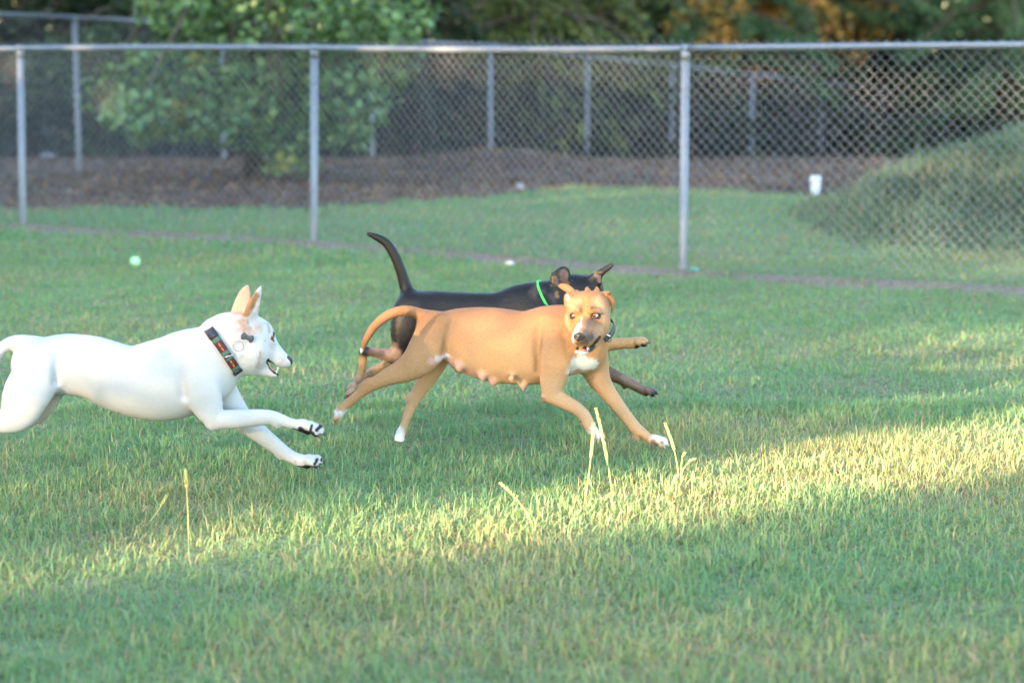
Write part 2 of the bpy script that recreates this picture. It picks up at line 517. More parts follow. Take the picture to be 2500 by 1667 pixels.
def spray_tree(name, label, px, Y, height, spread, low, cols, n_branch, size, needles=False, trunk_r=0.14, group='trees along the edge of the woods', per=90):
    """conifer with drooping sprays of small foliage along its branches"""
    g = atY(px, 300, Y); x0 = g[0]; z0 = float(terrain(np.array([x0]), np.array([Y]))[0])
    base = np.array([x0, Y, z0])
    root = empty(name, base, label, 'tree', group)
    limbs = []; P = []; D = []
    for i in range(n_branch):
        t = (i + rng.random()) / n_branch
        zz = low + (height - low) * t
        L = spread * (1 - 0.8 * t) * (0.7 + 0.5 * rng.random())
        a = i * 2.399 + rng.normal(0, 0.3)
        tip = base + np.array([L * math.cos(a), L * math.sin(a), zz - 0.22 * L + 0.1 * rng.normal()])
        limbs.append((min(0.97, (zz + 0.25 * L) / height if zz + 0.25 * L > 0 else 0.05), tip))
        s = base + np.array([0, 0, zz + 0.1 * L])
        m = int(per * L)
        u = rng.random(m) ** 0.7
        p = s + (tip - s) * u[:, None] + np.array([0, 0, 0.18 * L]) * (4 * u * (1 - u))[:, None] * 0.6
        side = np.array([-math.sin(a), math.cos(a), 0])
        p = p + side * (rng.normal(0, 0.17, m) * (L * 0.55) * (1 - 0.5 * u))[:, None] + np.array([0, 0, -1]) * np.abs(rng.normal(0, 0.11, m))[:, None] + rng.normal(0, 0.05, (m, 3))
        P.append(p)
        D.append(np.tile(np.array([math.cos(a), math.sin(a), -0.5]), (m, 1)))
    limb_tree(root, base, height, trunk_r, limbs)
    P = np.concatenate(P); D = np.concatenate(D); n = len(P)
    c = np.array(cols)[rng.integers(0, len(cols), n)] * (0.6 + 0.7 * rng.random((n, 1)))
    if needles:
        k = 5
        P = np.repeat(P, k, 0); c = np.repeat(c, k, 0); n = len(P)
        D = rng.normal(0, 1, (n, 3)) + np.array([0, 0, 0.35])
        P = P + 0.06 * D / np.linalg.norm(D, axis=1)[:, None]
        v, f, cc = leaf_mesh(P, size * (0.7 + 0.6 * rng.random(n)), c, 0.2, 0.13, False, D * 3)
    else:
        v, f, cc = leaf_mesh(P, size * (0.6 + 0.7 * rng.random(n)), c, 0.4, 0.42, False, D)
    mesh_np('crown', v, f, M['needle'], root, colors=cc)
    return root

OLIVE = [(0.14, 0.18, 0.05), (0.19, 0.21, 0.055), (0.08, 0.115, 0.04), (0.045, 0.07, 0.025)]
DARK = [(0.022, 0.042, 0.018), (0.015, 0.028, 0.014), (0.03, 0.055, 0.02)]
PINE = [(0.085, 0.175, 0.08), (0.055, 0.12, 0.055), (0.11, 0.20, 0.085)]
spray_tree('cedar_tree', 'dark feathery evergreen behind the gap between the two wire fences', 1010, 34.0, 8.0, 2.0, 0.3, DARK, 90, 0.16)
spray_tree('cedar_tree', 'olive green evergreen with yellowish drooping sprays above the fence rail', 1290, 37.5, 9.0, 2.7, 0.6, OLIVE, 110, 0.17)
spray_tree('cedar_tree', 'olive evergreen half hidden behind the yellowish drooping one', 1500, 43.0, 9.5, 2.6, 1.0, OLIVE + DARK, 90, 0.19)
spray_tree('pine_tree', 'tall pine with a thick dark bare trunk and long green needles', 1962, 47.0, 15.0, 3.6, 3.1, PINE, 70, 0.22, True, 0.34, per=60)
spray_tree('pine_tree', 'young pine with soft green needles spreading in front of orange sunset-painted leaves', 1745, 44.5, 9.0, 2.7, 2.2, PINE, 60, 0.2, True, 0.15, per=75)
spray_tree('pine_tree', 'bushy green pine standing behind the weedy mound', 2440, 46.0, 10.0, 3.0, 0.2, PINE, 85, 0.2, True, 0.16, per=70)
spray_tree('pine_tree', 'low dark green pine between the mound and the thick bare trunk', 2215, 50.0, 5.2, 2.6, 0.1, PINE + DARK, 70, 0.2, True, 0.14, per=70)
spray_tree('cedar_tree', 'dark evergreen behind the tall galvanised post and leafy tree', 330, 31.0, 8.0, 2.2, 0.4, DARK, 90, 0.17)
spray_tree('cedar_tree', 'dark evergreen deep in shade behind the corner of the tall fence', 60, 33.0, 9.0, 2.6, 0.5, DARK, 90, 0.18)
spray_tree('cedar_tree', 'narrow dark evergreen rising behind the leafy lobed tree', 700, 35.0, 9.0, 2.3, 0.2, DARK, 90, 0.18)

def tinted(px, Y, r, z, cols, label):
    g = atY(px, 300, Y); z0 = float(terrain(np.array([g[0]]), np.array([Y]))[0])
    base = np.array([g[0], Y, z0])
    root = empty('tinted_tree', base, label, 'tree', 'trees along the edge of the woods')
    ctr = [base + np.array([rng.normal(0, r * 0.5), rng.normal(0, r * 0.35), z - z0 + rng.normal(0, r * 0.55)]) for _ in range(26)]
    limb_tree(root, base, z - z0 + r, 0.1, [(0.4 + 0.5 * rng.random(), c) for c in ctr[::2]])
    v, f, cc = clump_leaves(ctr, [0.55] * len(ctr), 260, 0.17, cols, 0.8, 0.4)
    mesh_np('crown', v, f, M['leaf'], root, colors=cc)
SUNSET_LEAVES = [(0.55, 0.27, 0.07), (0.65, 0.38, 0.09), (0.45, 0.32, 0.08), (0.16, 0.13, 0.05)]  # sunset light on the far foliage, painted into the leaf colour
tinted(1820, 48, 1.2, 2.3, SUNSET_LEAVES, 'tree between the pines with sunset glow painted in its orange leaves')
tinted(2045, 49, 1.1, 2.5, SUNSET_LEAVES, 'tree with painted orange brown sunset glow just right of the thick pine trunk')
tinted(1500, 45.5, 0.9, 2.6, SUNSET_LEAVES, 'small tree with painted rusty sunset glow behind the olive evergreens')
tinted(1725, 43.2, 0.42, 1.9, SUNSET_LEAVES, 'small sapling with painted orange sunset glow in front of the young pine')
tinted(1925, 45.6, 0.5, 2.25, SUNSET_LEAVES, 'sapling with painted orange sunset glow close against the thick pine trunk')
tinted(1850, 49, 0.8, 0.7, [(0.16, 0.11, 0.05), (0.2, 0.1, 0.05), (0.08, 0.09, 0.03)], 'low rusty shrub behind the tall fence beneath the young pine')

def shrub(px, Y, hgt, wid, cols, label):
    g = atY(px, 300, Y); z0 = float(terrain(np.array([g[0]]), np.array([Y]))[0])
    base = np.array([g[0], Y, z0])
    root = empty('shrub', base, label, 'shrub', 'shrubs along the far fence')
    ctr = [base + np.array([rng.normal(0, wid * 0.5), rng.normal(0, wid * 0.3), 0.2 + hgt * rng.random() ** 0.8]) for _ in range(24)]
    limb_tree(root, base, hgt * 0.7, 0.05, [(0.2 + 0.7 * rng.random(), c) for c in ctr[::2]])
    v, f, cc = clump_leaves(ctr, [0.26 + 0.3 * rng.random() for _ in ctr], 420, 0.12, cols, 0.7, 0.5)
    mesh_np('crown', v, f, M['leaf'], root, colors=cc)
SH1 = [(0.06, 0.11, 0.05), (0.04, 0.08, 0.035), (0.085, 0.135, 0.055), (0.025, 0.05, 0.022)]
SH2 = [(0.09, 0.12, 0.04), (0.06, 0.085, 0.03), (0.12, 0.14, 0.045), (0.03, 0.05, 0.02)]
for (px, Y, h_, w_, cs, lab) in ((1010, 34.5, 2.0, 1.1, SH2, 'olive shrub beside the leafy tree behind the tall fence'), (1160, 36.5, 1.8, 1.2, SH1, 'dark green shrub beneath the feathery evergreen'),
        (1330, 38.5, 2.2, 1.3, SH1, 'green shrub at the foot of the olive evergreens'), (1500, 41.0, 2.0, 1.4, SH2, 'olive brown shrub under the rusty sunset-painted tree'), (1690, 43.0, 2.2, 1.4, SH1, 'rounded green shrub left of the young pine'),
        (1900, 47.0, 1.7, 1.5, SH2, 'low olive shrub in front of the thick pine trunk'), (2090, 48.5, 2.4, 1.6, SH1, 'tall green shrub right of the thick pine trunk'), (2290, 50.5, 2.8, 1.8, SH1, 'broad green shrub rising behind the weedy mound'), (2480, 50.0, 3.2, 1.8, SH1, 'largest green shrub beyond the crest of the weedy mound'), (250, 29.5, 1.6, 1.0, SH1, 'dark shrub in the shade behind the tall fence post')):
    shrub(px, Y, h_, w_, cs, lab)

def woods():
    """the far wood: one dark mass closing the view"""
    n = 150000
    x = -38 + 86 * rng.random(n); y = 55 + 14 * rng.random(n); z = -3.2 + 19 * rng.random(n) ** 1.15
    k = rng.random(n) < 0.75 + 0.25 * (fbm(x * 0.35, z * 0.35, 81) > 0.40)
    x, y, z = x[k], y[k], z[k]; n = len(x)
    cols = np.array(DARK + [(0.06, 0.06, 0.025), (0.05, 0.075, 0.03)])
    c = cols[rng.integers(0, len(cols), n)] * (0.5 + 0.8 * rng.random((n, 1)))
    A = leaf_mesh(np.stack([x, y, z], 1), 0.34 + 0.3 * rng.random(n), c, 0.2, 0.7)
    # understorey brush nearer the fence
    m = 26000
    x = -16 + 34 * rng.random(m); y = 34 + 21 * rng.random(m) + np.maximum(0, x) * 0.9
    z = terrain(x, y) + 1.5 * rng.random(m) ** 1.6 * (0.4 + 1.2 * fbm(x * 0.5, y * 0.5, 83))
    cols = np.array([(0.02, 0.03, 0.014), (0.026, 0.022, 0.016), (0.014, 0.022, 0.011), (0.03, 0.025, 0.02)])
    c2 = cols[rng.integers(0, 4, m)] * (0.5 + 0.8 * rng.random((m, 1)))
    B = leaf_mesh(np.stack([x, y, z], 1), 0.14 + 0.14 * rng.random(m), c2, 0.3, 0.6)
    # trunks
    parts = [(A[0], A[1]), (B[0], B[1])]
    cols_all = [A[2], B[2]]
    for i in range(46):
        tx = -30 + 70 * rng.random(); ty = 48 + 14 * rng.random()
        r = 0.1 + 0.14 * rng.random()
        tz = float(terrain(np.array([tx]), np.array([ty]))[0])
        v, f = tube([(tx, ty, tz - 0.3), (tx + rng.normal(0, .1), ty, 6), (tx + rng.normal(0, .4), ty, 14)], [r, r * .8, r * .4], 7)
        parts.append((v, f)); cols_all.append(np.tile(np.array([[0.05, 0.04, 0.033]]), (len(v), 1)))
    v, f = merge(parts)
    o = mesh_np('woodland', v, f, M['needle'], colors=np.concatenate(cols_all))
    tag(o, 'dark shaded wood closing the view behind both fences', 'woods', kind='stuff')
woods()

# ------------------------------------------------------------------ unseen tree row added behind-left of the viewer, crown gaps shaped to pattern sunlight
def gobo_trees():
    D0 = 24.0
    tE = math.tan(SUN_EL)
    streak = np.array([atZ(px, py)[:2] for px, py in ((-300, 1420), (150, 1370), (560, 1325), (1000, 1290), (1350, 1255), (1700, 1212), (2000, 1160), (2300, 1108), (2700, 1050), (3300, 985))])
    shw = np.array([.28, .29, .30, .34, .36, .38, .40, .42, .45, .45]); sam = np.array([.5, .62, .8, .95, 1, 1, 1, 1, 1, 1])
    def gap(w, h):
        """how open the crowns are where a sunbeam passes on its way to a place on the lawn"""
        sg = h / tE - D0
        x = U[0] * sg + V[0] * w; y = U[1] * sg + V[1] * w
        o = np.zeros(w.shape)
        for i in range(len(streak) - 1):
            A, B = streak[i], streak[i + 1]; e = B - A
            t = np.clip(((x - A[0]) * e[0] + (y - A[1]) * e[1]) / (e @ e), 0, 1)
            d = np.hypot(x - A[0] - t * e[0], y - A[1] - t * e[1])
            hw = shw[i] + (shw[i + 1] - shw[i]) * t; am = sam[i] + (sam[i + 1] - sam[i]) * t
            o = np.maximum(o, am * sstep(hw + 0.16, hw - 0.10, d))
        base = np.clip(0.62 * (fbm(x * 0.9 + 3, y * 0.9, 91) - 0.12), 0.05, 0.55) * sstep(-4.5, -3, x) * sstep(5.5, 4.5, x) * sstep(4.6, 5.6, y) * sstep(12.5, 10.5, y)
        o = np.maximum(o, base)
        r2 = sstep(0.7, 1.0, x) * sstep(3.9, 3.4, x) * sstep(8.15, 8.4, y) * sstep(10.0, 9.6, y)
        o = np.maximum(o, (0.50 + 0.28 * np.maximum(sstep(9.35, 9.7, y), sstep(2.3, 2.7, x))) * r2)
        o = np.maximum(o, 0.45 * sstep(-0.5, -0.2, x) * sstep(0.8, 0.5, x) * sstep(8.1, 8.3, y) * sstep(9.0, 8.7, y))
        o = np.maximum(o, 0.7 * sstep(1.9, 2.3, x) * sstep(3.8, 3.4, x) * sstep(10.1, 10.3, y) * sstep(11.2, 10.8, y))
        o = np.maximum(o, 0.6 * sstep(3.0, 3.2, x) * sstep(4.2, 4.0, x) * sstep(13.6, 13.8, y) * sstep(14.4, 14.2, y))
        return o
    edges = [-9, -5.5, -2.2, 1.2, 4.6, 8.2, 12, 16, 21, 26, 32, 39, 47, 57]
    for i in range(len(edges) - 1):
        w0, w1 = edges[i], edges[i + 1]
        near = w0 < 12
        top = 15.5 if near else 22.0
        wc = (w0 + w1) / 2
        base = U * -D0 + V * wc
        root = empty('gobo_tree', base, 'unseen tall tree added to screen the sun, its gaps shaped to light the lawn', 'tree', 'added unseen trees shaping the sun on the lawn')
        Vs = []
        for (size, inner) in (((0.24, False), (0.11, True)) if near else ((0.6, False),)):
            lai = 7.0 if inner else 11.0
            if inner:
                h0, h1 = 4.2, 8.0
            else:
                h0, h1 = 0.0, top
            n = int((w1 - w0) * (h1 - h0) * lai / (size * size * 0.36))
            w = w0 - 0.2 + (w1 - w0 + 0.4) * rng.random(n); h = h0 + (h1 - h0) * rng.random(n)
            k = rng.random(n) < 1 - gap(w, h)
            if near and not inner:
                k &= ~((h > 4.1) & (h < 8.1))
            k &= h < top - 0.33 * np.abs(w - wc) ** 1.5
            w, h = w[k], h[k]; n = len(w)
            if n == 0: continue
            sd = -D0 + rng.normal(0, 0.45 if not inner else 0.25, n)
            hh = h + (sd + D0) * -tE          # keep the beam that each leaf stops
            P = U * sd[:, None] + V * w[:, None] + np.array([0, 0, 1]) * np.maximum(hh, 0.02)[:, None]
            c = np.array(GREENS)[rng.integers(0, 4, n)] * (0.6 + 0.6 * rng.random((n, 1)))
            Vs.append(leaf_mesh(P, size * (0.7 + 0.6 * rng.random(n)), c, 0.2, 0.7))
        v, f = merge([(q[0], q[1]) for q in Vs])
        mesh_np('crown', v, f, M['leaf'], root, colors=np.concatenate([q[2] for q in Vs]))
        v, f = tube([base + [0, 0, -0.2], base + [0, 0, top * 0.12], base + V * 0.1 + [0, 0, top * 0.22]], [0.3, 0.24, 0.1], 10)
        mesh_np('trunk', v, f, M['bark'], root, smooth=True)
gobo_trees()

# ------------------------------------------------------------------ chain-link fences
def wires(p0, p1, z0a, z0b, height, pitch=0.036, r=0.0019, side=0.03, sides=4, seed=0):
    p0, p1 = np.array(p0, float), np.array(p1, float)
    L = np.linalg.norm(p1 - p0); dirv = (p1 - p0) / L
    nv = np.array([-dirv[1], dirv[0]])
    nw = int(L / pitch); step = pitch; ns = int(height / step)
    k = np.arange(nw)[:, None]; j = np.arange(ns + 1)[None, :]
    s = (k + 0.5) * pitch + np.where((j + k) % 2 == 0, -1, 1) * pitch / 2
    s = s + 0.0012 * np.sin(k * 0.23 + j * 0.31)
    z = (z0a + (z0b - z0a) * s / L) + 0.03 + j * step * (height / (ns * step))
    bulge = side + 0.012 * np.sin(s * 2.1 + seed) * np.sin(np.clip((z - z0a) / height, 0, 1) * PI)
    over = np.where((j + k) % 2 == 0, 1, -1) * 0.002
    X = p0[0] + dirv[0] * s + nv[0] * (bulge + over); Yc = p0[1] + dirv[1] * s + nv[1] * (bulge + over)
    Pt = np.stack([X, Yc, z], -1)
    A = Pt[:, :-1].reshape(-1, 3); B = Pt[:, 1:].reshape(-1, 3)
    t = B - A; t /= np.linalg.norm(t, axis=1)[:, None]
    n3 = np.array([nv[0], nv[1], 0.0])
    b = np.cross(t, n3)
    ang = np.linspace(0, 2 * PI, sides, endpoint=False) + 0.4
    ring = [r * (math.cos(a) * n3 + math.sin(a) * b) for a in ang]
    v = np.stack([A + q for q in ring] + [B + q for q in ring], 1).reshape(-1, 3)
    b0 = (np.arange(len(A)) * 2 * sides)[:, None]
    f = np.concatenate([b0 + np.array([[i, (i + 1) % sides, sides + (i + 1) % sides, sides + i]]) for i in range(sides)])
    return v, [f]

def dome_post(x, y, z0, z1, r, seg=14, lean=(0, 0)):
    zz = [z0 - 0.05, z0, z1 - 0.02]
    pts = [(x + lean[0] * t, y, z) for z, t in zip(zz, (0, 0, 1))]
    return tube(pts, [r, r, r], seg)

def front_fence():
    H = 1.50
    base = np.array([FB[0], FB[1], 0.0])
    root = empty('chain_link_fence', base, 'near waist-high galvanised chain-link fence between the lawn and the mulch bank', 'fence')
    tops = [1.50, 1.50, 1.497, 1.502, 1.497, 1.522, 1.545]
    leans = [0, 0, 0.028, 0.022, 0.0, 0, 0]
    P = FENCE
    for i in range(len(P)):
        x, y = P[i]
        z0 = float(terrain(np.array([x]), np.array([y]))[0])
        v, f = dome_post(x - leans[i] * 0.5, y, z0, tops[i] - 0.02, 0.029, lean=(leans[i], 0))
        po = mesh_np('post', v, f, M['galv'], root, smooth=True)
        # loop cap holding the rail, and tension ties
        lx = x + leans[i] * 0.5
        d = (P[min(i + 1, len(P) - 1)] - P[max(i - 1, 0)]); d = d / np.linalg.norm(d)
        v1, f1 = tube([(lx, y, tops[i] - 0.075), (lx, y, tops[i] - 0.03), (lx, y, tops[i] - 0.012)], [0.0325, 0.0325, 0.025], 14)
        v2, f2 = tube([(lx - d[0] * 0.025, y - d[1] * 0.025, tops[i]), (lx + d[0] * 0.025, y + d[1] * 0.025, tops[i])], [0.0285, 0.0285], 14)
        v, f = merge([(v1, f1), (v2, f2)])
        mesh_np('post_cap', v, f, M['galv'], po, smooth=True)
        for hz in (0.42, 0.86, 1.24):
            lx2 = x + leans[i] * (hz / 1.5 - 0.5)
            a = np.linspace(0, 2 * PI, 13)
            ring = np.stack([lx2 + 0.0315 * np.cos(a), y + 0.0315 * np.sin(a), np.full(13, hz) + 0.004 * np.sin(a)], 1)
            tail = np.array([[lx2 + 0.05, y + 0.02, hz + 0.006], [lx2 + 0.066, y + 0.02, hz - 0.004]])
            v, f = tube(np.concatenate([ring, tail]), 0.0026, 5)
            mesh_np('tie_wire', v, f, M['wire'], po)
    # top rail in bays with a slight sag, swaged joints
    for i in range(len(P) - 1):
        n = 9; t = np.linspace(0, 1, n)
        pts = np.stack([P[i][0] + (P[i + 1][0] - P[i][0]) * t, P[i][1] + (P[i + 1][1] - P[i][1]) * t, tops[i] + (tops[i + 1] - tops[i]) * t - 0.010 * np.sin(PI * t) * (1 if i % 2 else -0.4)], 1)
        v, f = tube(pts, 0.0225, 14)
        mesh_np('top_rail', v, f, M['galv'], root, smooth=True)
        za = float(terrain(P[i][:1], P[i][1:])[0]); zb = float(terrain(P[i + 1][:1], P[i + 1][1:])[0])
        v, f = wires(P[i], P[i + 1], za - 0.02, zb - 0.02, min(tops[i], tops[i + 1]) + 0.045 - max(za, zb), side=0.034, seed=i)
        o = mesh_np('wire_mesh', v, f, M['wire'], root)
        o['kind'] = 'stuff'
front_fence()

def back_fence():
    spec = [(-200, 21.6), (190, 24.7), (545, 28), (908, 31), (1197, 33), (1433, 35.5), (1640, 38), (1835, 41), (2003, 44), (2152, 48), (2275, 52), (2390, 56.5)]
    pts = []
    for px, Y in spec:
        g = atY(px, 300, Y); pts.append((g[0], Y, float(terrain(np.array([g[0]]), np.array([Y]))[0])))
    root = empty('chain_link_fence', pts[1], 'far taller chain-link fence running along the foot of the dark woods', 'fence')
    H = 1.86
    for i, p in enumerate(pts):
        v, f = dome_post(p[0], p[1], p[2], p[2] + H, 0.03, 10)
        po = mesh_np('post', v, f, M['galv'], root, smooth=True)
        v, f = tube([(p[0], p[1], p[2] + H - 0.06), (p[0], p[1], p[2] + H - 0.02), (p[0], p[1], p[2] + H + 0.012)], [0.034, 0.034, 0.022], 10)
        mesh_np('post_cap', v, f, M['galv'], po, smooth=True)
    for a, b in zip(pts[:-1], pts[1:]):
        v, f = tube([(a[0], a[1], a[2] + H), tuple((np.array(a) + np.array(b)) / 2 + [0, 0, H - 0.012]), (b[0], b[1], b[2] + H)], 0.0215, 10)
        mesh_np('top_rail', v, f, M['galv'], root, smooth=True)
        v, f = wires(a[:2], b[:2], a[2], b[2], H, sides=3, r=0.0012, side=0.03)
        o = mesh_np('wire_mesh', v, f, M['wire'], root)
        o['kind'] = 'stuff'
back_fence()

# ------------------------------------------------------------------ small things on the lawn
def lathe(prof, center, seg=18):
    prof = np.array(prof); n = len(prof)
    ang = np.linspace(0, 2 * PI, seg, endpoint=False)
    v = np.stack([np.stack([center[0] + r * np.cos(ang), center[1] + r * np.sin(ang), np.full(seg, center[2] + z)], 1) for r, z in prof]).reshape(-1, 3)
    q = [(i * seg + k, i * seg + (k + 1) % seg, (i + 1) * seg + (k + 1) % seg, (i + 1) * seg + k) for i in range(n - 1) for k in range(seg)]
    return v, [np.array(q)]

def sphere(center, r, nu=20, nv=12, sc=(1, 1, 1), jitter=0.0, seed=0):
    ph = np.linspace(0, PI, nv + 1); th = np.linspace(0, 2 * PI, nu, endpoint=False)
    P = np.stack([np.outer(np.sin(ph), np.cos(th)), np.outer(np.sin(ph), np.sin(th)), np.outer(np.cos(ph), np.ones(nu))], -1).reshape(-1, 3)
    if jitter:
        P = P * (1 + jitter * (np.sin(P[:, :1] * 3.1 + seed) + np.sin(P[:, 1:2] * 4.3 + seed * 2) + np.sin(P[:, 2:] * 3.7 + seed)) / 3)
    v = np.array(center) + r * P * np.array(sc)
    q = np.array([(i * nu + k, (i + 1) * nu + k, (i + 1) * nu + (k + 1) % nu, i * nu + (k + 1) % nu) for i in range(nv) for k in range(nu)])
    return v, [q]

def small_things():
    g = atZ(1990, 476)
    z = float(terrain(g[:1], g[1:2])[0])
    root = empty('cleanout_pipe', (g[0], g[1], z), 'short white plastic pipe standing at the edge of the mulch', 'pipe')
    v, f = lathe([(0.046, -0.03), (0.046, 0.13), (0.044, 0.132)], (g[0], g[1], z))
    mesh_np('pipe', v, f, M['pvc'], root, smooth=True)
    v, f = lathe([(0.053, 0.12), (0.053, 0.175), (0.048, 0.186), (0.03, 0.19), (0.0, 0.19)], (g[0], g[1], z))
    mesh_np('cap', v, f, M['pvc'], root, smooth=True)
    g = atZ(330, 655)
    z = float(terrain(g[:1], g[1:2])[0])
    c = (g[0], g[1], z + 0.045)
    root = empty('tennis_ball', (g[0], g[1], z + 0.012), 'light green tennis ball lying in the grass near the fence', 'ball')
    v, f = sphere(c, 0.034, 24, 14)
    mesh_np('felt', v, f, M['ball'], root, smooth=True)
    t = np.linspace(0, 2 * PI, 60)
    sx = np.stack([np.cos(t) + 0.35 * np.cos(3 * t), np.sin(t) - 0.35 * np.sin(3 * t), 0.95 * np.sin(2 * t)], 1)
    sx = sx / np.linalg.norm(sx, axis=1)[:, None] * 0.0342 + np.array(c)
    v, f = tube(sx, 0.0013, 5, False)
    mesh_np('seam', v, f, M['ballseam'], root)
    for (px, py, s, lab, m) in ((1245, 648, 0.034, 'pale grey stone lying on the bare strip under the fence', 'stone'),
                                (1272, 462, 0.06, 'small pale stone at the edge where mulch meets far lawn', 'stone'),
                                (118, 388, 0.11, 'grey rock on the mulch bank beside the tall fence post', 'rock')):
        g = atZ(px, py); z = float(terrain(g[:1], g[1:2])[0])
        v, f = sphere((g[0], g[1], z + s * 0.3), s, 14, 9, (1, 0.8, 0.6), 0.25, px)
        tag(mesh_np('stone', v, f, M[m], smooth=True), lab, 'stone')
    g = atZ(1695, 668); z = float(terrain(g[:1], g[1:2])[0])
    v, f = sphere((g[0], g[1], z + 0.014), 0.035, 10, 6, (1, 0.5, 0.35), 0.3, 3)
    tag(mesh_np('plastic_scrap', v, f, M['teal'], smooth=True), 'small teal plastic scrap at the foot of the fence', 'scrap')
small_things()

M['stalk'] = plain('stalk', (0.27, 0.30, 0.11), 0.6, 0, 0.25, 60)
M['seed'] = plain('seed_head', (0.34, 0.35, 0.13), 0.8, 0, 0.3, 200)
def stalks():
    spec = [((461, 1325), (458, 1230), (452, 1146), 'upright yellow grass stalk in front of the white dog', 30),
            ((350, 1290), (380, 1255), (408, 1208), 'thin slanting grass stalk beside the upright yellow one', 18),
            ((1305, 1295), (1275, 1235), (1222, 1180), 'leaning yellow grass stalk beneath the tan dog belly', 14),
            ((1425, 1240), (1440, 1140), (1449, 1035), 'straight yellow grass stalk under the tan dog near forepaw', 40),
            ((1497, 1230), (1482, 1120), (1455, 998), 'tall curved grass stalk touching the tan dog near forepaw', 60),
            ((1657, 1185), (1650, 1115), (1624, 1034), 'curved grass stalk in front of the tan dog leading forepaw', 36),
            ((1662, 1180), (1664, 1130), (1672, 1106), 'short stubby grass stalk beside the tan dog leading forepaw', 26),
            ((1663, 1165), (1675, 1135), (1697, 1120), 'short grass stalk bent aside beyond the leading forepaw', 22),
            ((1688, 1225), (1690, 1190), (1692, 1158), 'pale stubby grass stalk standing in the sunlit streak', 16),
            ((1620, 1215), (1640, 1185), (1650, 1162), 'small slanting stalk rising from the sunlit streak', 10)]
    for (b, m, t, lab, head) in spec:
        g = atZ(*b); Y = g[1]
        p0, p1, p2 = g, atY(*m, Y - 0.01), atY(*t, Y - 0.02)
        s = np.linspace(0, 1, 9)[:, None]
        c = 2 * p1 - 0.5 * (p0 + p2)
        pts = (1 - s) ** 2 * p0 + 2 * s * (1 - s) * c + s ** 2 * p2
        root = empty('grass_stalk', g, lab, 'grass stalk')
        v, f = tube(pts, np.linspace(0.0023, 0.0016, 9), 6)
        mesh_np('stem', v, f, M['stalk'], root, smooth=True)
        k = min(max(int(head / 12), 2), 4)
        seg = pts[-k - 1:]
        parts = [tube(seg, np.linspace(0.0027, 0.0021, len(seg)), 6)]
        for q in np.linspace(0, 1, head // 3 + 2):
            i = q * (len(seg) - 1); i0 = int(min(i, len(seg) - 2)); pp = seg[i0] + (seg[i0 + 1] - seg[i0]) * (i - i0)
            for sgn in (-1, 1):
                parts.append(sphere(pp + np.array([sgn * 0.0032, rng.normal(0, 0.002), 0.001]), 0.0024, 6, 4, (0.8, 0.8, 1.6)))
        v, f = merge(parts)
        mesh_np('seed_head', v, f, M['seed'], root, smooth=True)
stalks()

#DOGS#
# ------------------------------------------------------------------ dogs: one continuous skin each, grown as a smooth blend of tapered limbs
VOX = 0.0034

def catmull(P, n):
    P = np.asarray(P, float)
    if len(P) < 3 or n < 2:
        return P
    E = np.concatenate([2 * P[:1] - P[1:2], P, 2 * P[-1:] - P[-2:-1]])
    out = []
    for i in range(1, len(E) - 2):
        for t in np.arange(n) / n:
            a, b, c, d = E[i - 1], E[i], E[i + 1], E[i + 2]
            out.append(0.5 * ((2 * b) + (c - a) * t + (2 * a - 5 * b + 4 * c - d) * t * t + (3 * b - a - 3 * c + d) * t ** 3))
    out.append(P[-1])
    return np.array(out)

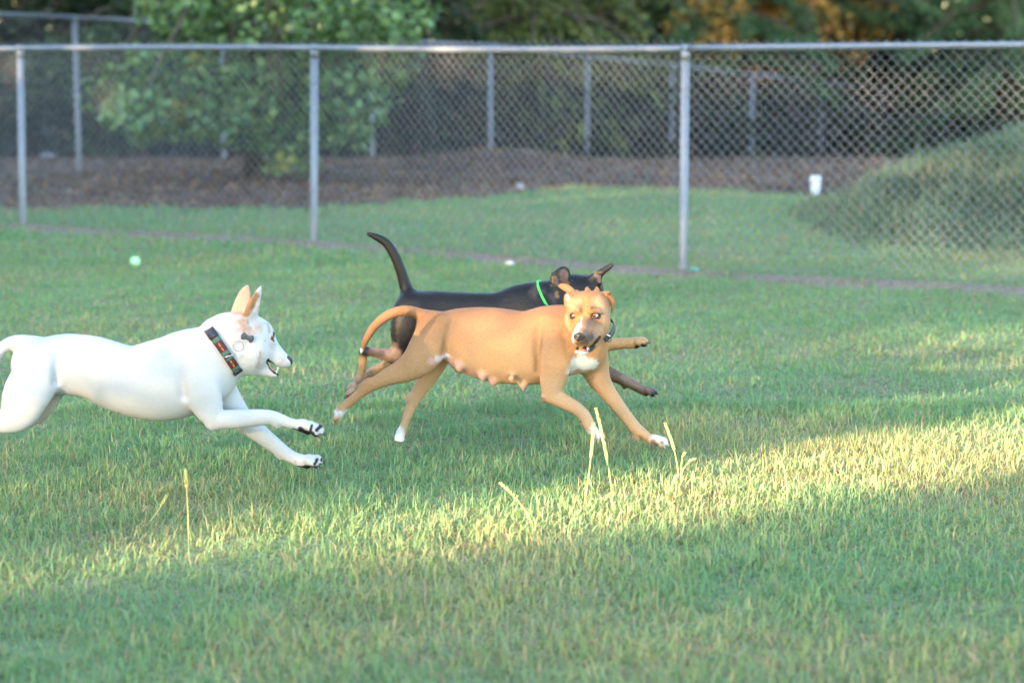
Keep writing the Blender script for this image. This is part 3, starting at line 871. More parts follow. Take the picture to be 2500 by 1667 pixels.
class Skin:
    """signed distance field on a grid; limbs are added one after another"""
    def __init__(self, lo, hi, vox=VOX):
        self.lo = np.array(lo, float); self.v = vox
        self.n = np.ceil((np.array(hi) - self.lo) / vox).astype(int) + 1
        self.f = np.full(self.n, 1.0, np.float32)
    def block(self, A, R):
        a = np.maximum(np.floor((A.min(0) - R - self.lo) / self.v).astype(int), 0)
        b = np.minimum(np.ceil((A.max(0) + R - self.lo) / self.v).astype(int) + 1, self.n)
        if (b <= a).any(): return None
        ax = [(self.lo[i] + self.v * np.arange(a[i], b[i])).astype(np.float32) for i in range(3)]
        return (slice(a[0], b[0]), slice(a[1], b[1]), slice(a[2], b[2])), ax
    def dist(self, ax, P, R, Q, L):
        X = ax[0][:, None, None]; Y = ax[1][None, :, None]; Z = ax[2][None, None, :]
        best = None
        for i in range(max(len(P) - 1, 1)):
            A = P[i]; B = P[min(i + 1, len(P) - 1)]
            e = (B - A).astype(np.float32); ee = float(e @ e) + 1e-12
            dx, dy, dz = X - np.float32(A[0]), Y - np.float32(A[1]), Z - np.float32(A[2])
            t = np.clip((dx * e[0] + dy * e[1] + dz * e[2]) / ee, 0, 1)
            wx, wy, wz = dx - t * e[0], dy - t * e[1], dz - t * e[2]
            r = R[i] + (R[min(i + 1, len(P) - 1)] - R[i]) * t
            q = Q[i] + (Q[min(i + 1, len(P) - 1)] - Q[i]) * t
            lat = wx * np.float32(L[0]) + wy * np.float32(L[1]) + wz * np.float32(L[2])
            rest = wx * wx + wy * wy + wz * wz - lat * lat
            d = (np.sqrt(np.maximum(rest, 0) + (lat / q) ** 2) - r) * np.minimum(q, 1)
            best = d if best is None else np.minimum(best, d)
        return best
    def add(self, P, R, Q=None, k=0.02, L=(0, 1, 0), sub=3, cut=False):
        P = np.atleast_2d(np.asarray(P, float)); R = np.atleast_1d(np.asarray(R, float))
        Q = np.ones(len(P)) if Q is None else np.broadcast_to(np.asarray(Q, float), (len(P),))
        if len(P) > 2:
            C = catmull(np.concatenate([P, R[:, None], Q[:, None]], 1), sub)
            P, R, Q = C[:, :3], np.maximum(C[:, 3], 0.001), np.maximum(C[:, 4], 0.08)
        rr = float((R * np.maximum(Q, 1)).max())
        bl = self.block(P, rr + k + 4 * self.v)
        if bl is None: return
        s, ax = bl
        d = self.dist(ax, P, R, Q, np.array(L, float) / np.linalg.norm(L))
        f = self.f[s]
        if cut:
            d = -d; h = np.maximum(k - np.abs(f - d), 0) / k
            self.f[s] = np.maximum(f, d) + h * h * k * 0.25
        else:
            h = np.maximum(k - np.abs(f - d), 0) / k
            self.f[s] = np.minimum(f, d) - h * h * k * 0.25
    def mesh(self):
        f = self.f; s = f < 0
        n = self.n
        c = np.zeros(n - 1, np.uint8)
        for i in (0, 1):
            for j in (0, 1):
                for k in (0, 1):
                    c += s[i:n[0] - 1 + i, j:n[1] - 1 + j, k:n[2] - 1 + k]
        act = np.argwhere((c > 0) & (c < 8))
        ids = np.full(n - 1, -1, np.int32)
        ids[act[:, 0], act[:, 1], act[:, 2]] = np.arange(len(act))
        acc = np.zeros((len(act), 3)); cnt = np.zeros(len(act))
        cor = [(i, j, k) for i in (0, 1) for j in (0, 1) for k in (0, 1)]
        for a in cor:
            for b in cor:
                if sum(abs(x - y) for x, y in zip(a, b)) == 1 and a < b:
                    fa = f[act[:, 0] + a[0], act[:, 1] + a[1], act[:, 2] + a[2]]; fb = f[act[:, 0] + b[0], act[:, 1] + b[1], act[:, 2] + b[2]]
                    m = (fa < 0) != (fb < 0)
                    t = np.where(m, fa / np.where(np.abs(fa - fb) < 1e-9, 1, fa - fb), 0)
                    p = np.array(a) + t[:, None] * (np.array(b) - np.array(a))
                    acc += np.where(m[:, None], p, 0); cnt += m
        V = self.lo + (act + acc / cnt[:, None]) * self.v
        Qs = []
        for axx in range(3):
            sl0 = [slice(1, -1)] * 3; sl1 = [slice(1, -1)] * 3
            sl0[axx] = slice(0, -1); sl1[axx] = slice(1, None)
            a, b = s[tuple(sl0)], s[tuple(sl1)]
            o1, o2 = [(1, 2), (2, 0), (0, 1)][axx]
            for flip in (False, True):
                E = np.argwhere((a & ~b) if not flip else (~a & b))
                if not len(E): continue
                base = E + 1; base[:, axx] -= 1
                def cid(d1, d2):
                    q = base.copy(); q[:, o1] -= d1; q[:, o2] -= d2
                    return ids[q[:, 0], q[:, 1], q[:, 2]]
                quad = np.stack([cid(1, 1), cid(0, 1), cid(0, 0), cid(1, 0)], 1)
                if flip: quad = quad[:, ::-1]
                Qs.append(quad)
        F = np.concatenate(Qs); F = F[(F >= 0).all(1)]
        # light relaxation
        for _ in range(2):
            S = np.zeros_like(V); C = np.zeros(len(V))
            for i in range(4):
                np.add.at(S, F[:, i], V[F[:, (i + 1) % 4]] + V[F[:, (i - 1) % 4]]); np.add.at(C, F[:, i], 2)
            V = V * 0.5 + 0.5 * S / np.maximum(C, 1)[:, None]
        return V, F

class Frame:
    """photo crop coordinates -> world points at a given distance"""
    def __init__(self, ox, oy, sc, Y):
        self.ox, self.oy, self.sc, self.Y = ox, oy, sc, Y
    def p(self, x, y, d=0.0):
        return atY(self.ox + x * self.sc, self.oy + y * self.sc, self.Y + d)
    def r(self, r, d=0.0):
        return r * self.sc * (self.Y + d) * 1.012 / FPX
    def chain(self, pts):
        P = [self.p(a[0], a[1], a[2]) for a in pts]; R = [self.r(a[3], a[2]) for a in pts]
        Q = [a[4] if len(a) > 4 else 1.0 for a in pts]
        return np.array(P), np.array(R), np.array(Q)

def unit(v):
    v = np.asarray(v, float); return v / (np.linalg.norm(v) + 1e-12)

def add_paw(S, P, fwd, up, s, claws, spread=1.0):
    """four toes and a heel pad; fwd = toe direction, up = back of the paw"""
    fwd = unit(fwd); up = unit(np.asarray(up) - np.dot(up, fwd) * fwd); lat = np.cross(fwd, up)
    P = np.asarray(P)
    S.add([P - fwd * 0.35 * s, P + fwd * 0.25 * s], [0.50 * s, 0.46 * s], [1, 1], k=0.4 * s, sub=1)
    for o, fw, dz in ((-0.62, 0.50, -0.12), (-0.22, 0.80, 0.0), (0.22, 0.80, 0.0), (0.62, 0.50, -0.12)):
        a = P + fwd * (fw - 0.45) * s + lat * o * 0.8 * s * spread + up * 0.12 * s
        b = P + fwd * fw * s + lat * o * s * spread + up * (0.02 + dz) * s
        c = b + fwd * 0.2 * s - up * 0.18 * s
        S.add([a, b, c], [0.27 * s, 0.29 * s, 0.22 * s], None, k=0.10 * s, sub=2)
        claws.append((c + fwd * 0.10 * s - up * 0.02 * s, fwd - 0.55 * up, 0.085 * s, 0.36 * s))
    S.add([P - up * 0.30 * s - fwd * 0.05 * s], [0.34 * s], None, k=0.15 * s, sub=1)

def claw_mesh(c, d, r, L):
    d = unit(d)
    pts = [c - d * L * 0.3, c + d * L * 0.25, c + d * L * 0.6 + np.array([0, 0, -0.12 * L]), c + d * L * 0.8 + np.array([0, 0, -0.3 * L])]
    return tube(pts, [r, r * 0.9, r * 0.55, r * 0.12], 6)

def paint(V, C, blobs):
    """coat markings: soft-edged patches around points or lines on the body"""
    nz = (vnoise(V[:, 0] * 60 + V[:, 1] * 31, V[:, 2] * 60 - V[:, 1] * 23, 5) - 0.5)
    for b in blobs:
        c, A, B, R, soft = b[:5]
        amt = b[5] if len(b) > 5 else 1.0
        A, B = np.asarray(A), np.asarray(B)
        e = B - A; t = np.clip(((V - A) @ e) / (e @ e + 1e-12), 0, 1)
        d = np.linalg.norm(V - A - t[:, None] * e, axis=1)
        w = amt * sstep(soft, -soft, d - R + nz * soft * 1.2)
        C = C * (1 - w[:, None]) + np.array(c) * w[:, None]
    return C

def decal(V, C, Fm, items):
    """coat markings traced on the side of the skin that shows: colour, line of points, radius, softness, amount"""
    x, y, dep = project(V)
    zx = (x - Fm.ox) / Fm.sc; zy = (y - Fm.oy) / Fm.sc
    nz = vnoise(V[:, 0] * 110 + V[:, 1] * 70, V[:, 2] * 110 - V[:, 1] * 50, 5) - 0.5
    for it in items:
        c, pts, R, soft = it[:4]
        amt = it[4] if len(it) > 4 else 1.0
        pts = np.asarray(pts, float)
        best = np.full(len(V), 1e9); lim = np.zeros(len(V))
        ds = []
        for p in pts:
            s = surf(V, Fm.ox + p[0] * Fm.sc, Fm.oy + p[1] * Fm.sc)
            ds.append(project(s[None])[2][0])
        for i in range(max(len(pts) - 1, 1)):
            a = pts[i]; b = pts[min(i + 1, len(pts) - 1)]; e = b - a
            t = np.clip(((zx - a[0]) * e[0] + (zy - a[1]) * e[1]) / (e @ e + 1e-9), 0, 1)
            d = np.hypot(zx - a[0] - t * e[0], zy - a[1] - t * e[1])
            L = ds[i] + (ds[min(i + 1, len(pts) - 1)] - ds[i]) * t
            m = d < best
            best = np.where(m, d, best); lim = np.where(m, L, lim)
        w = amt * sstep(soft, -soft, best - R + nz * soft * 1.3) * sstep(0.06, 0.035, dep - lim)
        C = C * (1 - w[:, None]) + np.array(c) * w[:, None]
    return C

def fur_mat(name, rough=0.68, sheen=0.0, grain=0.16, spec=0.25):
    m, nt, b = new_mat(name)
    at = N(nt, 'ShaderNodeAttribute', attribute_name='col')
    tc = N(nt, 'ShaderNodeTexCoord')
    mp0 = N(nt, 'ShaderNodeMapping'); mp0.inputs['Scale'].default_value = (90, 260, 260)
    nz = N(nt, 'ShaderNodeTexNoise'); nz.inputs['Scale'].default_value = 1.0; nz.inputs['Detail'].default_value = 3
    nt.links.new(tc.outputs['Object'], mp0.inputs[0]); nt.links.new(mp0.outputs[0], nz.inputs['Vector'])
    mp = N(nt, 'ShaderNodeMapRange'); mp.inputs[1].default_value = 0.3; mp.inputs[2].default_value = 0.7
    mp.inputs[3].default_value = 1 - grain; mp.inputs[4].default_value = 1 + grain
    nt.links.new(nz.outputs[0], mp.inputs[0])
    mx = N(nt, 'ShaderNodeMix', data_type='RGBA', blend_type='MULTIPLY'); mx.inputs[0].default_value = 1
    nt.links.new(at.outputs['Color'], mx.inputs[6]); nt.links.new(mp.outputs[0], mx.inputs[7])
    nt.links.new(mx.outputs[2], b.inputs['Base Color'])
    b.inputs['Roughness'].default_value = rough; b.inputs['Specular IOR Level'].default_value = spec
    b.inputs['Sheen Weight'].default_value = sheen
    bp = N(nt, 'ShaderNodeBump'); bp.inputs['Strength'].default_value = 0.25; bp.inputs['Distance'].default_value = 0.002
    nt.links.new(nz.outputs[0], bp.inputs['Height']); nt.links.new(bp.outputs[0], b.inputs['Normal'])
    return m

M['fur'] = fur_mat('fur', 0.68, 0.0, 0.10)
M['furwhite'] = fur_mat('fur_white', 0.75, 0.0, 0.035, 0.15)
M['furdark'] = fur_mat('fur_glossy', 0.45, 0.0, 0.2, 0.28)
M['nose'] = plain('nose_leather', (0.018, 0.017, 0.02), 0.38, 0, 0.2, 200, 0.5, 0.3)
M['claw'] = plain('claw', (0.03, 0.027, 0.025), 0.4)
M['clawpale'] = plain('claw_pale', (0.5, 0.42, 0.36), 0.4)
M['tongue'] = plain('tongue', (0.42, 0.13, 0.12), 0.35, 0, 0.15, 80)
M['sclera'] = plain('eye_white', (0.42, 0.40, 0.40), 0.15)
M['iris'] = plain('eye_iris', (0.16, 0.055, 0.02), 0.12)
M['pupil'] = plain('eye_pupil', (0.006, 0.005, 0.005), 0.06)
M['tooth'] = plain('tooth', (0.75, 0.72, 0.62), 0.3)
M['metal'] = plain('polished_metal', (0.75, 0.76, 0.78), 0.25, 1.0)
M['ringmetal'] = plain('ring_metal', (0.30, 0.32, 0.36), 0.35, 0.7)
M['tagmetal'] = plain('tag_metal', (0.05, 0.06, 0.075), 0.5, 0.2)
M['blackplastic'] = plain('black_plastic', (0.02, 0.02, 0.028), 0.4)
M['webgreen'] = plain('webbing_green', (0.05, 0.11, 0.085), 0.8, 0, 0.15, 400)
M['webmaroon'] = plain('webbing_maroon', (0.065, 0.008, 0.015), 0.8, 0, 0.2, 400)
M['webyellow'] = plain('webbing_yellow', (0.35, 0.17, 0.03), 0.8)
M['webgrey'] = plain('webbing_grey', (0.06, 0.065, 0.075), 0.75, 0, 0.2, 300)
M['neon'] = plain('neon_green_band', (0.05, 0.62, 0.09), 0.5)

def eye(root, c, gaze, r, iris_ang=0.72, pup_ang=0.34, mats=None):
    v, f = sphere((0, 0, 0), r, 28, 22)
    z = unit(gaze); a = unit(np.cross(z, [0, 0, 1])); b = np.cross(z, a)
    v = v @ np.stack([a, b, z]) + np.array(c)
    q = f[0]
    cen = (v[q].mean(1) - np.array(c)); cen /= np.linalg.norm(cen, axis=1)[:, None]
    ang = np.arccos(np.clip(cen @ z, -1, 1))
    mi = np.where(ang < pup_ang, 2, np.where(ang < iris_ang, 1, 0))
    return mesh_np('eye', v, f, None, root, smooth=True, mats=[M['sclera'], M['iris'], M['pupil']], midx=mi)

def surf(V, px, py, tol=2.5):
    """nearest skin vertex to the camera on the line through a pixel"""
    x, y, dep = project(V)
    m = (np.abs(x - px) < tol) & (np.abs(y - py) < tol)
    if not m.any():
        i = np.argmin((x - px) ** 2 + (y - py) ** 2); return V[i]
    i = np.where(m)[0]; return V[i[np.argmin(dep[i])]]

def fur_hairs(root, V, F, C, n, L, flow, mat, seed, cvar=0.2):
    """short coat lying along the body"""
    r = np.random.default_rng(seed)
    A = V[F[:, 0]]; B = V[F[:, 1]]; D = V[F[:, 3]]
    nr = np.cross(B - A, D - A); ar = np.linalg.norm(nr, axis=1); nr /= ar[:, None] + 1e-12
    i = r.choice(len(F), n, p=ar / ar.sum())
    t, u = r.random(n)[:, None], r.random(n)[:, None]
    p = A[i] + (B[i] - A[i]) * t + (D[i] - A[i]) * u
    nn = nr[i]
    fl = np.asarray(flow)[None] + r.normal(0, 0.25, (n, 3))
    tg = fl - (fl * nn).sum(1)[:, None] * nn; tg /= np.linalg.norm(tg, axis=1)[:, None] + 1e-9
    d = tg * 0.93 + nn * (0.28 + 0.14 * r.random((n, 1)))
    sd = np.cross(nn, tg) * 0.0007
    ll = (L * (0.6 + 0.8 * r.random(n)))[:, None]
    v = np.stack([p - sd - nn * 0.0006, p + sd - nn * 0.0006, p + d * ll], 1).reshape(-1, 3)
    c = C[F[i, 0]] * (1 - cvar + 2 * cvar * r.random((n, 1)))
    o = mesh_np('fur', v, (np.arange(n) * 3)[:, None] + np.array([[0, 1, 2]]), mat, root, colors=np.repeat(c, 3, 0))
    o['kind'] = 'stuff'

def band(center, e1, e2, axis, a, b, width, thick, phi, bulge=0.0):
    """piece of a collar: an elliptic strip round the neck over the angles phi; phi=0 faces -e2"""
    ph = np.asarray(phi); n = len(ph)
    prof = [(-width / 2, 0), (-width / 2, thick), (width / 2, thick), (width / 2, 0)]
    v = []
    for (w, t) in prof:
        v.append(np.array(center) + np.outer(np.sin(ph) * (a + t), e1) - np.outer(np.cos(ph) * (b + t), e2) + np.outer(w + bulge * np.cos(ph), axis))
    v = np.stack(v, 1).reshape(-1, 3)
    q = []
    for i in range(n - 1):
        for k in range(4):
            q.append((i * 4 + k, i * 4 + (k + 1) % 4, (i + 1) * 4 + (k + 1) % 4, (i + 1) * 4 + k))
    q += [(3, 2, 1, 0), ((n - 1) * 4, (n - 1) * 4 + 1, (n - 1) * 4 + 2, (n - 1) * 4 + 3)]
    return v, [np.array(q)]

def ring_mesh(c, n, r, t, seg=28):
    n = unit(n); a = unit(np.cross(n, [0.3, 0.2, 1])); b = np.cross(n, a)
    th = np.linspace(0, 2 * PI, seg + 1)
    return tube(np.array(c) + r * (np.cos(th)[:, None] * a + np.sin(th)[:, None] * b), t, 6, False)

def finish_body(root, S, base_col, blobs, mat, hairs=(45000, 0.007, (-1, 0, -0.35)), hmat=None, seed=1, extra=None):
    V, F = S.mesh()
    C = base_col(V)
    C = paint(V, C, blobs(V) if callable(blobs) else blobs)
    if extra is not None: C = extra(V, F, C)
    mesh_np('body', V, F, M[mat], root, colors=C, smooth=True)
    if hairs:
        fur_hairs(root, V, F, C, hairs[0], hairs[1], hairs[2], M[hmat or mat], seed, hairs[3] if len(hairs) > 3 else 0.2)
    return V, F, C

def add_claws(root, claws, mat):
    for c in claws:
        v, f = claw_mesh(*c)
        mesh_np('claw', v, f, M[mat], root, smooth=True)

RIGHT = np.array([1.0, 0, 0]); UPV = np.array([0, 0, 1.0]); AWAY = np.array([0, 1.0, 0])
def img(dx, dy, dd=0.0):
    """direction given as picture right, picture down, away"""
    return unit(RIGHT * dx - UPV * dy + AWAY * dd)

# ---------------------------------------------------------------- white dog
def white_dog():
    Fm = Frame(0, 650, 820 / 2338.0, 6.93)
    ch = Fm.chain; P = Fm.p; R = Fm.r
    root = empty('dog', (P(700, 900)[0], 6.93, 0.0), 'short-coated white dog with pricked ears and a plaid collar chasing at full stretch', 'dog')
    S = Skin((-2.25, 6.66, 0.02), (-0.60, 7.22, 0.92))
    claws = []
    # trunk
    S.add(*ch([(268, 690, 0, 192, .62), (340, 692, 0, 202, .66), (470, 682, 0, 214, .68), (650, 706, 0, 222, .7), (800, 766, 0, 236, .72), (930, 802, 0, 248, .74), (1080, 800, 0, 279, .72), (1200, 790, 0, 278, .7), (1320, 755, 0, 272, .66), (1420, 750, 0, 218, .75)]), k=0.03)
    # neck
    S.add(*ch([(1300, 690, 0, 205, .6), (1420, 640, 0, 200, .66), (1555, 592, 0, 176, .74), (1640, 560, 0, 178, .72)]), k=0.05)
    S.add(*ch([(1480, 425, 0, 58, 1.2), (1530, 400, 0, 50, 1.2)]), k=0.03)
    # head in profile, turned a touch away
    S.add(*ch([(1655, 490, 0, 168, .72), (1735, 485, .0, 150, .82), (1790, 472, .005, 113, 1.0)]), k=0.04)
    S.add(*ch([(1700, 600, -.01, 118, .8), (1760, 610, -.012, 105, .85)]), k=0.04)
    S.add(*ch([(1800, 545, .005, 108, .72), (1868, 588, .008, 86, .66), (1925, 628, .01, 67, .72), (1985, 664, .012, 47, .85)]), k=0.025)
    S.add(*ch([(1730, 650, 0, 88, .75), (1810, 706, .004, 52, .8), (1885, 742, .008, 30, 1.1), (1922, 752, .01, 20, 1.4)]), k=0.022)
    S.add(*ch([(1864, 660, .01, 10, 8), (1898, 694, .01, 22, 4), (1935, 724, .012, 21, 4), (1965, 738, .012, 18, 4)]), k=0.003, cut=True)
    # ears
    Ln = unit(np.array([0.75, -0.65, 0.1]))
    S.add(*ch([(1742, 350, -.035, 58, .34), (1760, 285, -.040, 50, .26), (1786, 215, -.042, 35, .24), (1818, 138, -.042, 10, .4)]), k=0.012, L=unit([0.55, -0.8, 0.2]))
    S.add(*ch([(1775, 290, -.055, 13, 2.2), (1797, 215, -.058, 9, 2.0)]), k=0.01, L=unit([0.55, -0.8, 0.2]), cut=True)
    S.add(*ch([(1668, 330, .045, 62, .34), (1686, 260, .05, 56, .22), (1704, 195, .05, 42, .22), (1722, 140, .05, 15, .4)]), k=0.012)
    # near foreleg
    S.add(*ch([(1310, 640, -.045, 120, .5), (1385, 830, -.068, 140, .46), (1440, 960, -.066, 112, .55), (1492, 1066, -.066, 66, .75), (1560, 1066, -.066, 68, .75), (1640, 1062, -.066, 68, .75), (1760, 1054, -.066, 61, .75), (1870, 1050, -.066, 53, .8), (1945, 1066, -.066, 45, .85), (2020, 1092, -.066, 37, .95), (2090, 1104, -.066, 36, 1.0)]), k=0.014)
    S.add(P(1470, 1112, -.066), R(26), k=0.02)
    S.add(*ch([(1915, 1095, -.066, 22), (1936, 1122, -.066, 14)]), k=0.012)
    add_paw(S, P(2150, 1118, -.066), img(1, 0.22), img(0.2, -1, -0.1), 0.044, claws)
    # far foreleg
    S.add(*ch([(1420, 760, .05, 150, .5), (1530, 870, .06, 120, .6), (1605, 960, .06, 96, .7), (1700, 1080, .062, 74, .8), (1800, 1160, .062, 66, .8), (1900, 1235, .062, 56, .8), (1985, 1300, .062, 48, .9), (2060, 1340, .062, 42, 1.0)]), k=0.03)
    S.add(*ch([(1930, 1310, .062, 16), (1950, 1335, .062, 12)]), k=0.01)
    add_paw(S, P(2140, 1352, .062), img(1, -0.12), img(-0.12, -1, -0.1), 0.045, claws)
    # near hind leg, stretched back
    S.add(*ch([(275, 740, -.05, 165, .5), (190, 880, -.064, 165, .52), (140, 1000, -.06, 135, .55), (80, 1078, -.06, 84, .7), (-40, 1092, -.06, 66, .7), (-180, 1078, -.06, 46, .75), (-310, 1075, -.06, 36, .8), (-400, 1125, -.06, 32, .9), (-480, 1185, -.06, 33, 1.0)]), k=0.016)
    S.add(P(-320, 1055, -.06), R(24), k=0.02)
    add_paw(S, P(-530, 1230, -.06), img(-0.5, 1), img(-1, -0.4), 0.042, claws)
    # far hind leg
    S.add(*ch([(300, 780, .045, 170, .5), (262, 905, .055, 150, .5), (190, 1010, .06, 112, .6), (100, 1060, .06, 78, .7), (-60, 1050, .06, 56, .75), (-220, 1020, .06, 42, .8), (-330, 1030, .06, 35, .9), (-420, 1095, .06, 31, 1.0), (-490, 1150, .06, 33, 1.0)]), k=0.035)
    add_paw(S, P(-545, 1195, .06), img(-0.5, 1), img(-1, -0.4), 0.042, claws)
    # tail
    S.add(*ch([(230, 560, 0, 70), (140, 528, 0, 52), (70, 535, 0, 44), (10, 575, 0, 40), (-35, 640, 0, 38), (-70, 740, 0, 34), (-92, 850, 0, 28), (-92, 950, 0, 21), (-80, 1020, 0, 10)]), k=0.02)
    S.add(*ch([(1285, 560, -.096, 10), (1255, 740, -.103, 11), (1275, 900, -.088, 10)]), k=0.03, cut=True)
    S.add(*ch([(420, 560, -.070, 5), (395, 700, -.078, 6), (385, 800, -.068, 4)]), k=0.03, cut=True)
    white = np.array([0.385, 0.40, 0.415]); tan = np.array([0.30, 0.15, 0.07]); pink = np.array([0.40, 0.31, 0.29]); blk = np.array([0.012, 0.011, 0.013])
    def basec(V):
        C = np.tile(white, (len(V), 1))
        s = vnoise(V[:, 0] * 34, V[:, 2] * 34 + V[:, 1] * 12, 8)
        w = 0.6 * sstep(0.62, 0.85, s) * sstep(0.4, 0.6, V[:, 2])
        return C * (1 - w[:, None]) + np.array([0.33, 0.285, 0.285]) * w[:, None]
    bl = [(np.array([0.40, 0.30, 0.22]), P(330, 930, .02), P(280, 1040, .03), R(60), R(30), .7)]
    gry = np.array([0.16, 0.15, 0.16])
    marks = [(tan * 0.9, [(1690, 380), (1700, 430)], 34, 30, .75), (tan, [(1745, 465), (1790, 440)], 22, 26, .5), (np.array([0.2, 0.19, 0.19]), [(1724, 398), (1738, 425)], 12, 16, .6),
             (tan * 0.85, [(1712, 325), (1745, 270), (1775, 205)], 30, 8, .95), (tan * 1.15, [(1650, 300), (1690, 240), (1715, 160)], 48, 14, .7),
             (tan * 0.8, [(1858, 400), (1880, 450)], 12, 14, .7), (tan * 0.7, [(1822, 605), (1800, 660), (1795, 700)], 10, 16, .5), (gry, [(1815, 600)], 8, 8, .5), (gry, [(1845, 520)], 5, 6, .5),
             (blk, [(1906, 462), (1904, 490), (1888, 490)], 6, 4), (blk, [(1888, 492), (1906, 520)], 5, 4), (pink * 0.8, [(1905, 545), (1890, 560)], 14, 16, .6),
             (blk, [(1866, 662), (1885, 690), (1912, 716)], 15, 5), (blk, [(1880, 705), (1915, 740), (1940, 752)], 13, 6), (blk, [(1868, 650), (1890, 668), (1920, 700)], 8, 5),
             (gry, [(1960, 640), (2000, 690)], 14, 24, .4), (gry, [(1945, 690), (1980, 705)], 10, 16, .35), (pink, [(1505, 1090), (1490, 1100)], 20, 24, .5), (np.array([0.2, 0.12, 0.1]), [(1938, 1135)], 12, 6, .9),
             (blk, [(2092, 1132), (2130, 1158), (2175, 1166)], 18, 6), (blk, [(2158, 1150), (2172, 1105)], 9, 6), (blk, [(2205, 1140), (2232, 1110)], 13, 6), (blk, [(2128, 1393), (2165, 1396)], 9, 5), (blk, [(2190, 1375), (2208, 1345)], 11, 6), (blk, [(2238, 1350), (2248, 1312)], 8, 5), (gry, [(2055, 1360), (2062, 1375)], 5, 6, .6)]
    def pads(V, F, C):
        C = decal(V, C, Fm, marks)
        # dark pads under the forepaws
        for (c, upv) in ((P(2150, 1118, -.066), img(0.2, -1, -0.1)), (P(2140, 1352, .062), img(-0.12, -1, -0.1))):
            q = V - c; d = np.linalg.norm(q, axis=1); h = q @ unit(upv)
            w = sstep(0.062, 0.05, d) * sstep(-0.006, -0.014, h)
            C = C * (1 - w[:, None]) + blk * w[:, None]
        return C
    V, F, C = finish_body(root, S, basec, bl, 'furwhite', None, seed=3, extra=pads)
    add_claws(root, claws, 'claw')
    # eye, nose, teeth, tongue
    e = surf(V, Fm.ox + 1893 * Fm.sc, Fm.oy + 492 * Fm.sc)
    eye(root, e + np.array([-0.002, 0.004, 0]), img(0.8, 0, -0.6), 0.010, 0.95, 0.4)
    sn = Skin(P(2010, 660, .012) - 0.04, P(2010, 660, .012) + 0.04, 0.0016)
    sn.add(*ch([(1998, 636, .012, 20, 1.5), (2018, 650, .012, 19, 1.4), (2021, 672, .012, 15, 1.2)]), k=0.008)
    sn.add(P(2030, 652, -.004), R(6), k=0.003, cut=True); sn.add(P(2030, 652, .028), R(6), k=0.003, cut=True)
    v, f = sn.mesh(); mesh_np('nose', v, f, M['nose'], root, smooth=True)
    v, f = tube([P(1840, 690, .008), P(1880, 716, .008), P(1920, 738, .01)], [R(16), R(15), R(9)], 8); mesh_np('tongue', v, f, M['tongue'], root, smooth=True)
    for (x, y, d, s) in ((1933, 712, -.008, 7), (1926, 735, -.006, 6)):
        v, f = tube([P(x, y - 8, d), P(x, y + 10, d)], [R(s), R(1.5)], 6); mesh_np('tooth', v, f, M['tooth'], root)
    # collar
    c = P(1556, 592); e1 = img(-0.55, -0.835); ax = img(0.835, -0.55); e2 = AWAY
    a, b = R(200), R(200) * 0.84
    co = bpy.data.objects.new('collar', None); col.objects.link(co); co.parent = root
    co['label'] = 'green and maroon plaid webbing collar with black buckles'
    co.location = Vector(c) - root.location
    def seg(name, p0, p1, mat, w=R(64), th=0.003, n=12):
        v, f = band(c, e1, e2, ax, a, b, w, th, np.linspace(p0, p1, n), R(38))
        return mesh_np(name, v, f, M[mat], co)
    seg('strap', -PI, PI, 'webmaroon', R(62), 0.0025, 60)
    x = 1.35
    for (p0, p1, m, nm, w, th) in ((1.62, 1.25, 'webgreen', 'webbing_stripe', 63, .003), (1.2, 0.62, 'blackplastic', 'buckle', 70, .008), (0.60, 0.42, 'webgreen', 'webbing_stripe', 63, .0034), (0.02, -0.12, 'webgreen', 'webbing_stripe', 63, .0034), (-0.22, -0.32, 'webgreen', 'webbing_stripe', 63, .0034),
                                  (-0.68, -0.84, 'webgreen', 'webbing_stripe', 63, .0034), (-0.86, -1.02, 'blackplastic', 'slider', 72, .007), (-1.04, -1.2, 'webgreen', 'webbing_stripe', 63, .0034)):
        seg(nm, p0, p1, m, R(w), th)
    for (p0, p1) in ((0.36, 0.22), (0.18, 0.05), (-0.36, -0.48), (-0.52, -0.64), (1.5, 1.42)):
        seg('stitching', p0, p1, 'webyellow', R(9), 0.0042, 6)
    nearp = lambda ph, o=0.0, w=0.0: c + e1 * math.sin(ph) * (a + o) - e2 * math.cos(ph) * (b + o) + ax * (w + R(38) * math.cos(ph))
    v, f = ring_mesh(nearp(-0.16, 0.006, R(10)), img(0.3, 1), R(42), 0.0016); mesh_np('d_ring', v, f, M['metal'], co, smooth=True)
    rc = surf(V, Fm.ox + 1664 * Fm.sc, Fm.oy + 556 * Fm.sc) + np.array([0, -0.006, 0])
    v, f = ring_mesh(rc, img(0.1, 0.2, -1), R(36), 0.0012); mesh_np('split_ring', v, f, M['ringmetal'], co, smooth=True)
    # bone-shaped tag
    tc_ = surf(V, Fm.ox + 1727 * Fm.sc, Fm.oy + 490 * Fm.sc) + np.array([0, -0.006, 0]); tx = img(0.85, 0.35, 0.1); tz = unit(np.cross(tx, AWAY)); ty = np.cross(tz, tx)
    st = Skin(tc_ - 0.045, tc_ + 0.045, 0.0018)
    for sx in (-1, 1):
        for sz in (-1, 1):
            st.add(tc_ + tx * sx * R(29) + tz * sz * R(15), R(12), 0.2, k=0.003, L=ty)
    st.add([tc_ - tx * R(24), tc_ + tx * R(24)], [R(11)] * 2, [0.2, 0.2], k=0.003, L=ty, sub=1)
    v, f = st.mesh(); mesh_np('name_tag', v, f, M['tagmetal'], co, smooth=True)
white_dog()

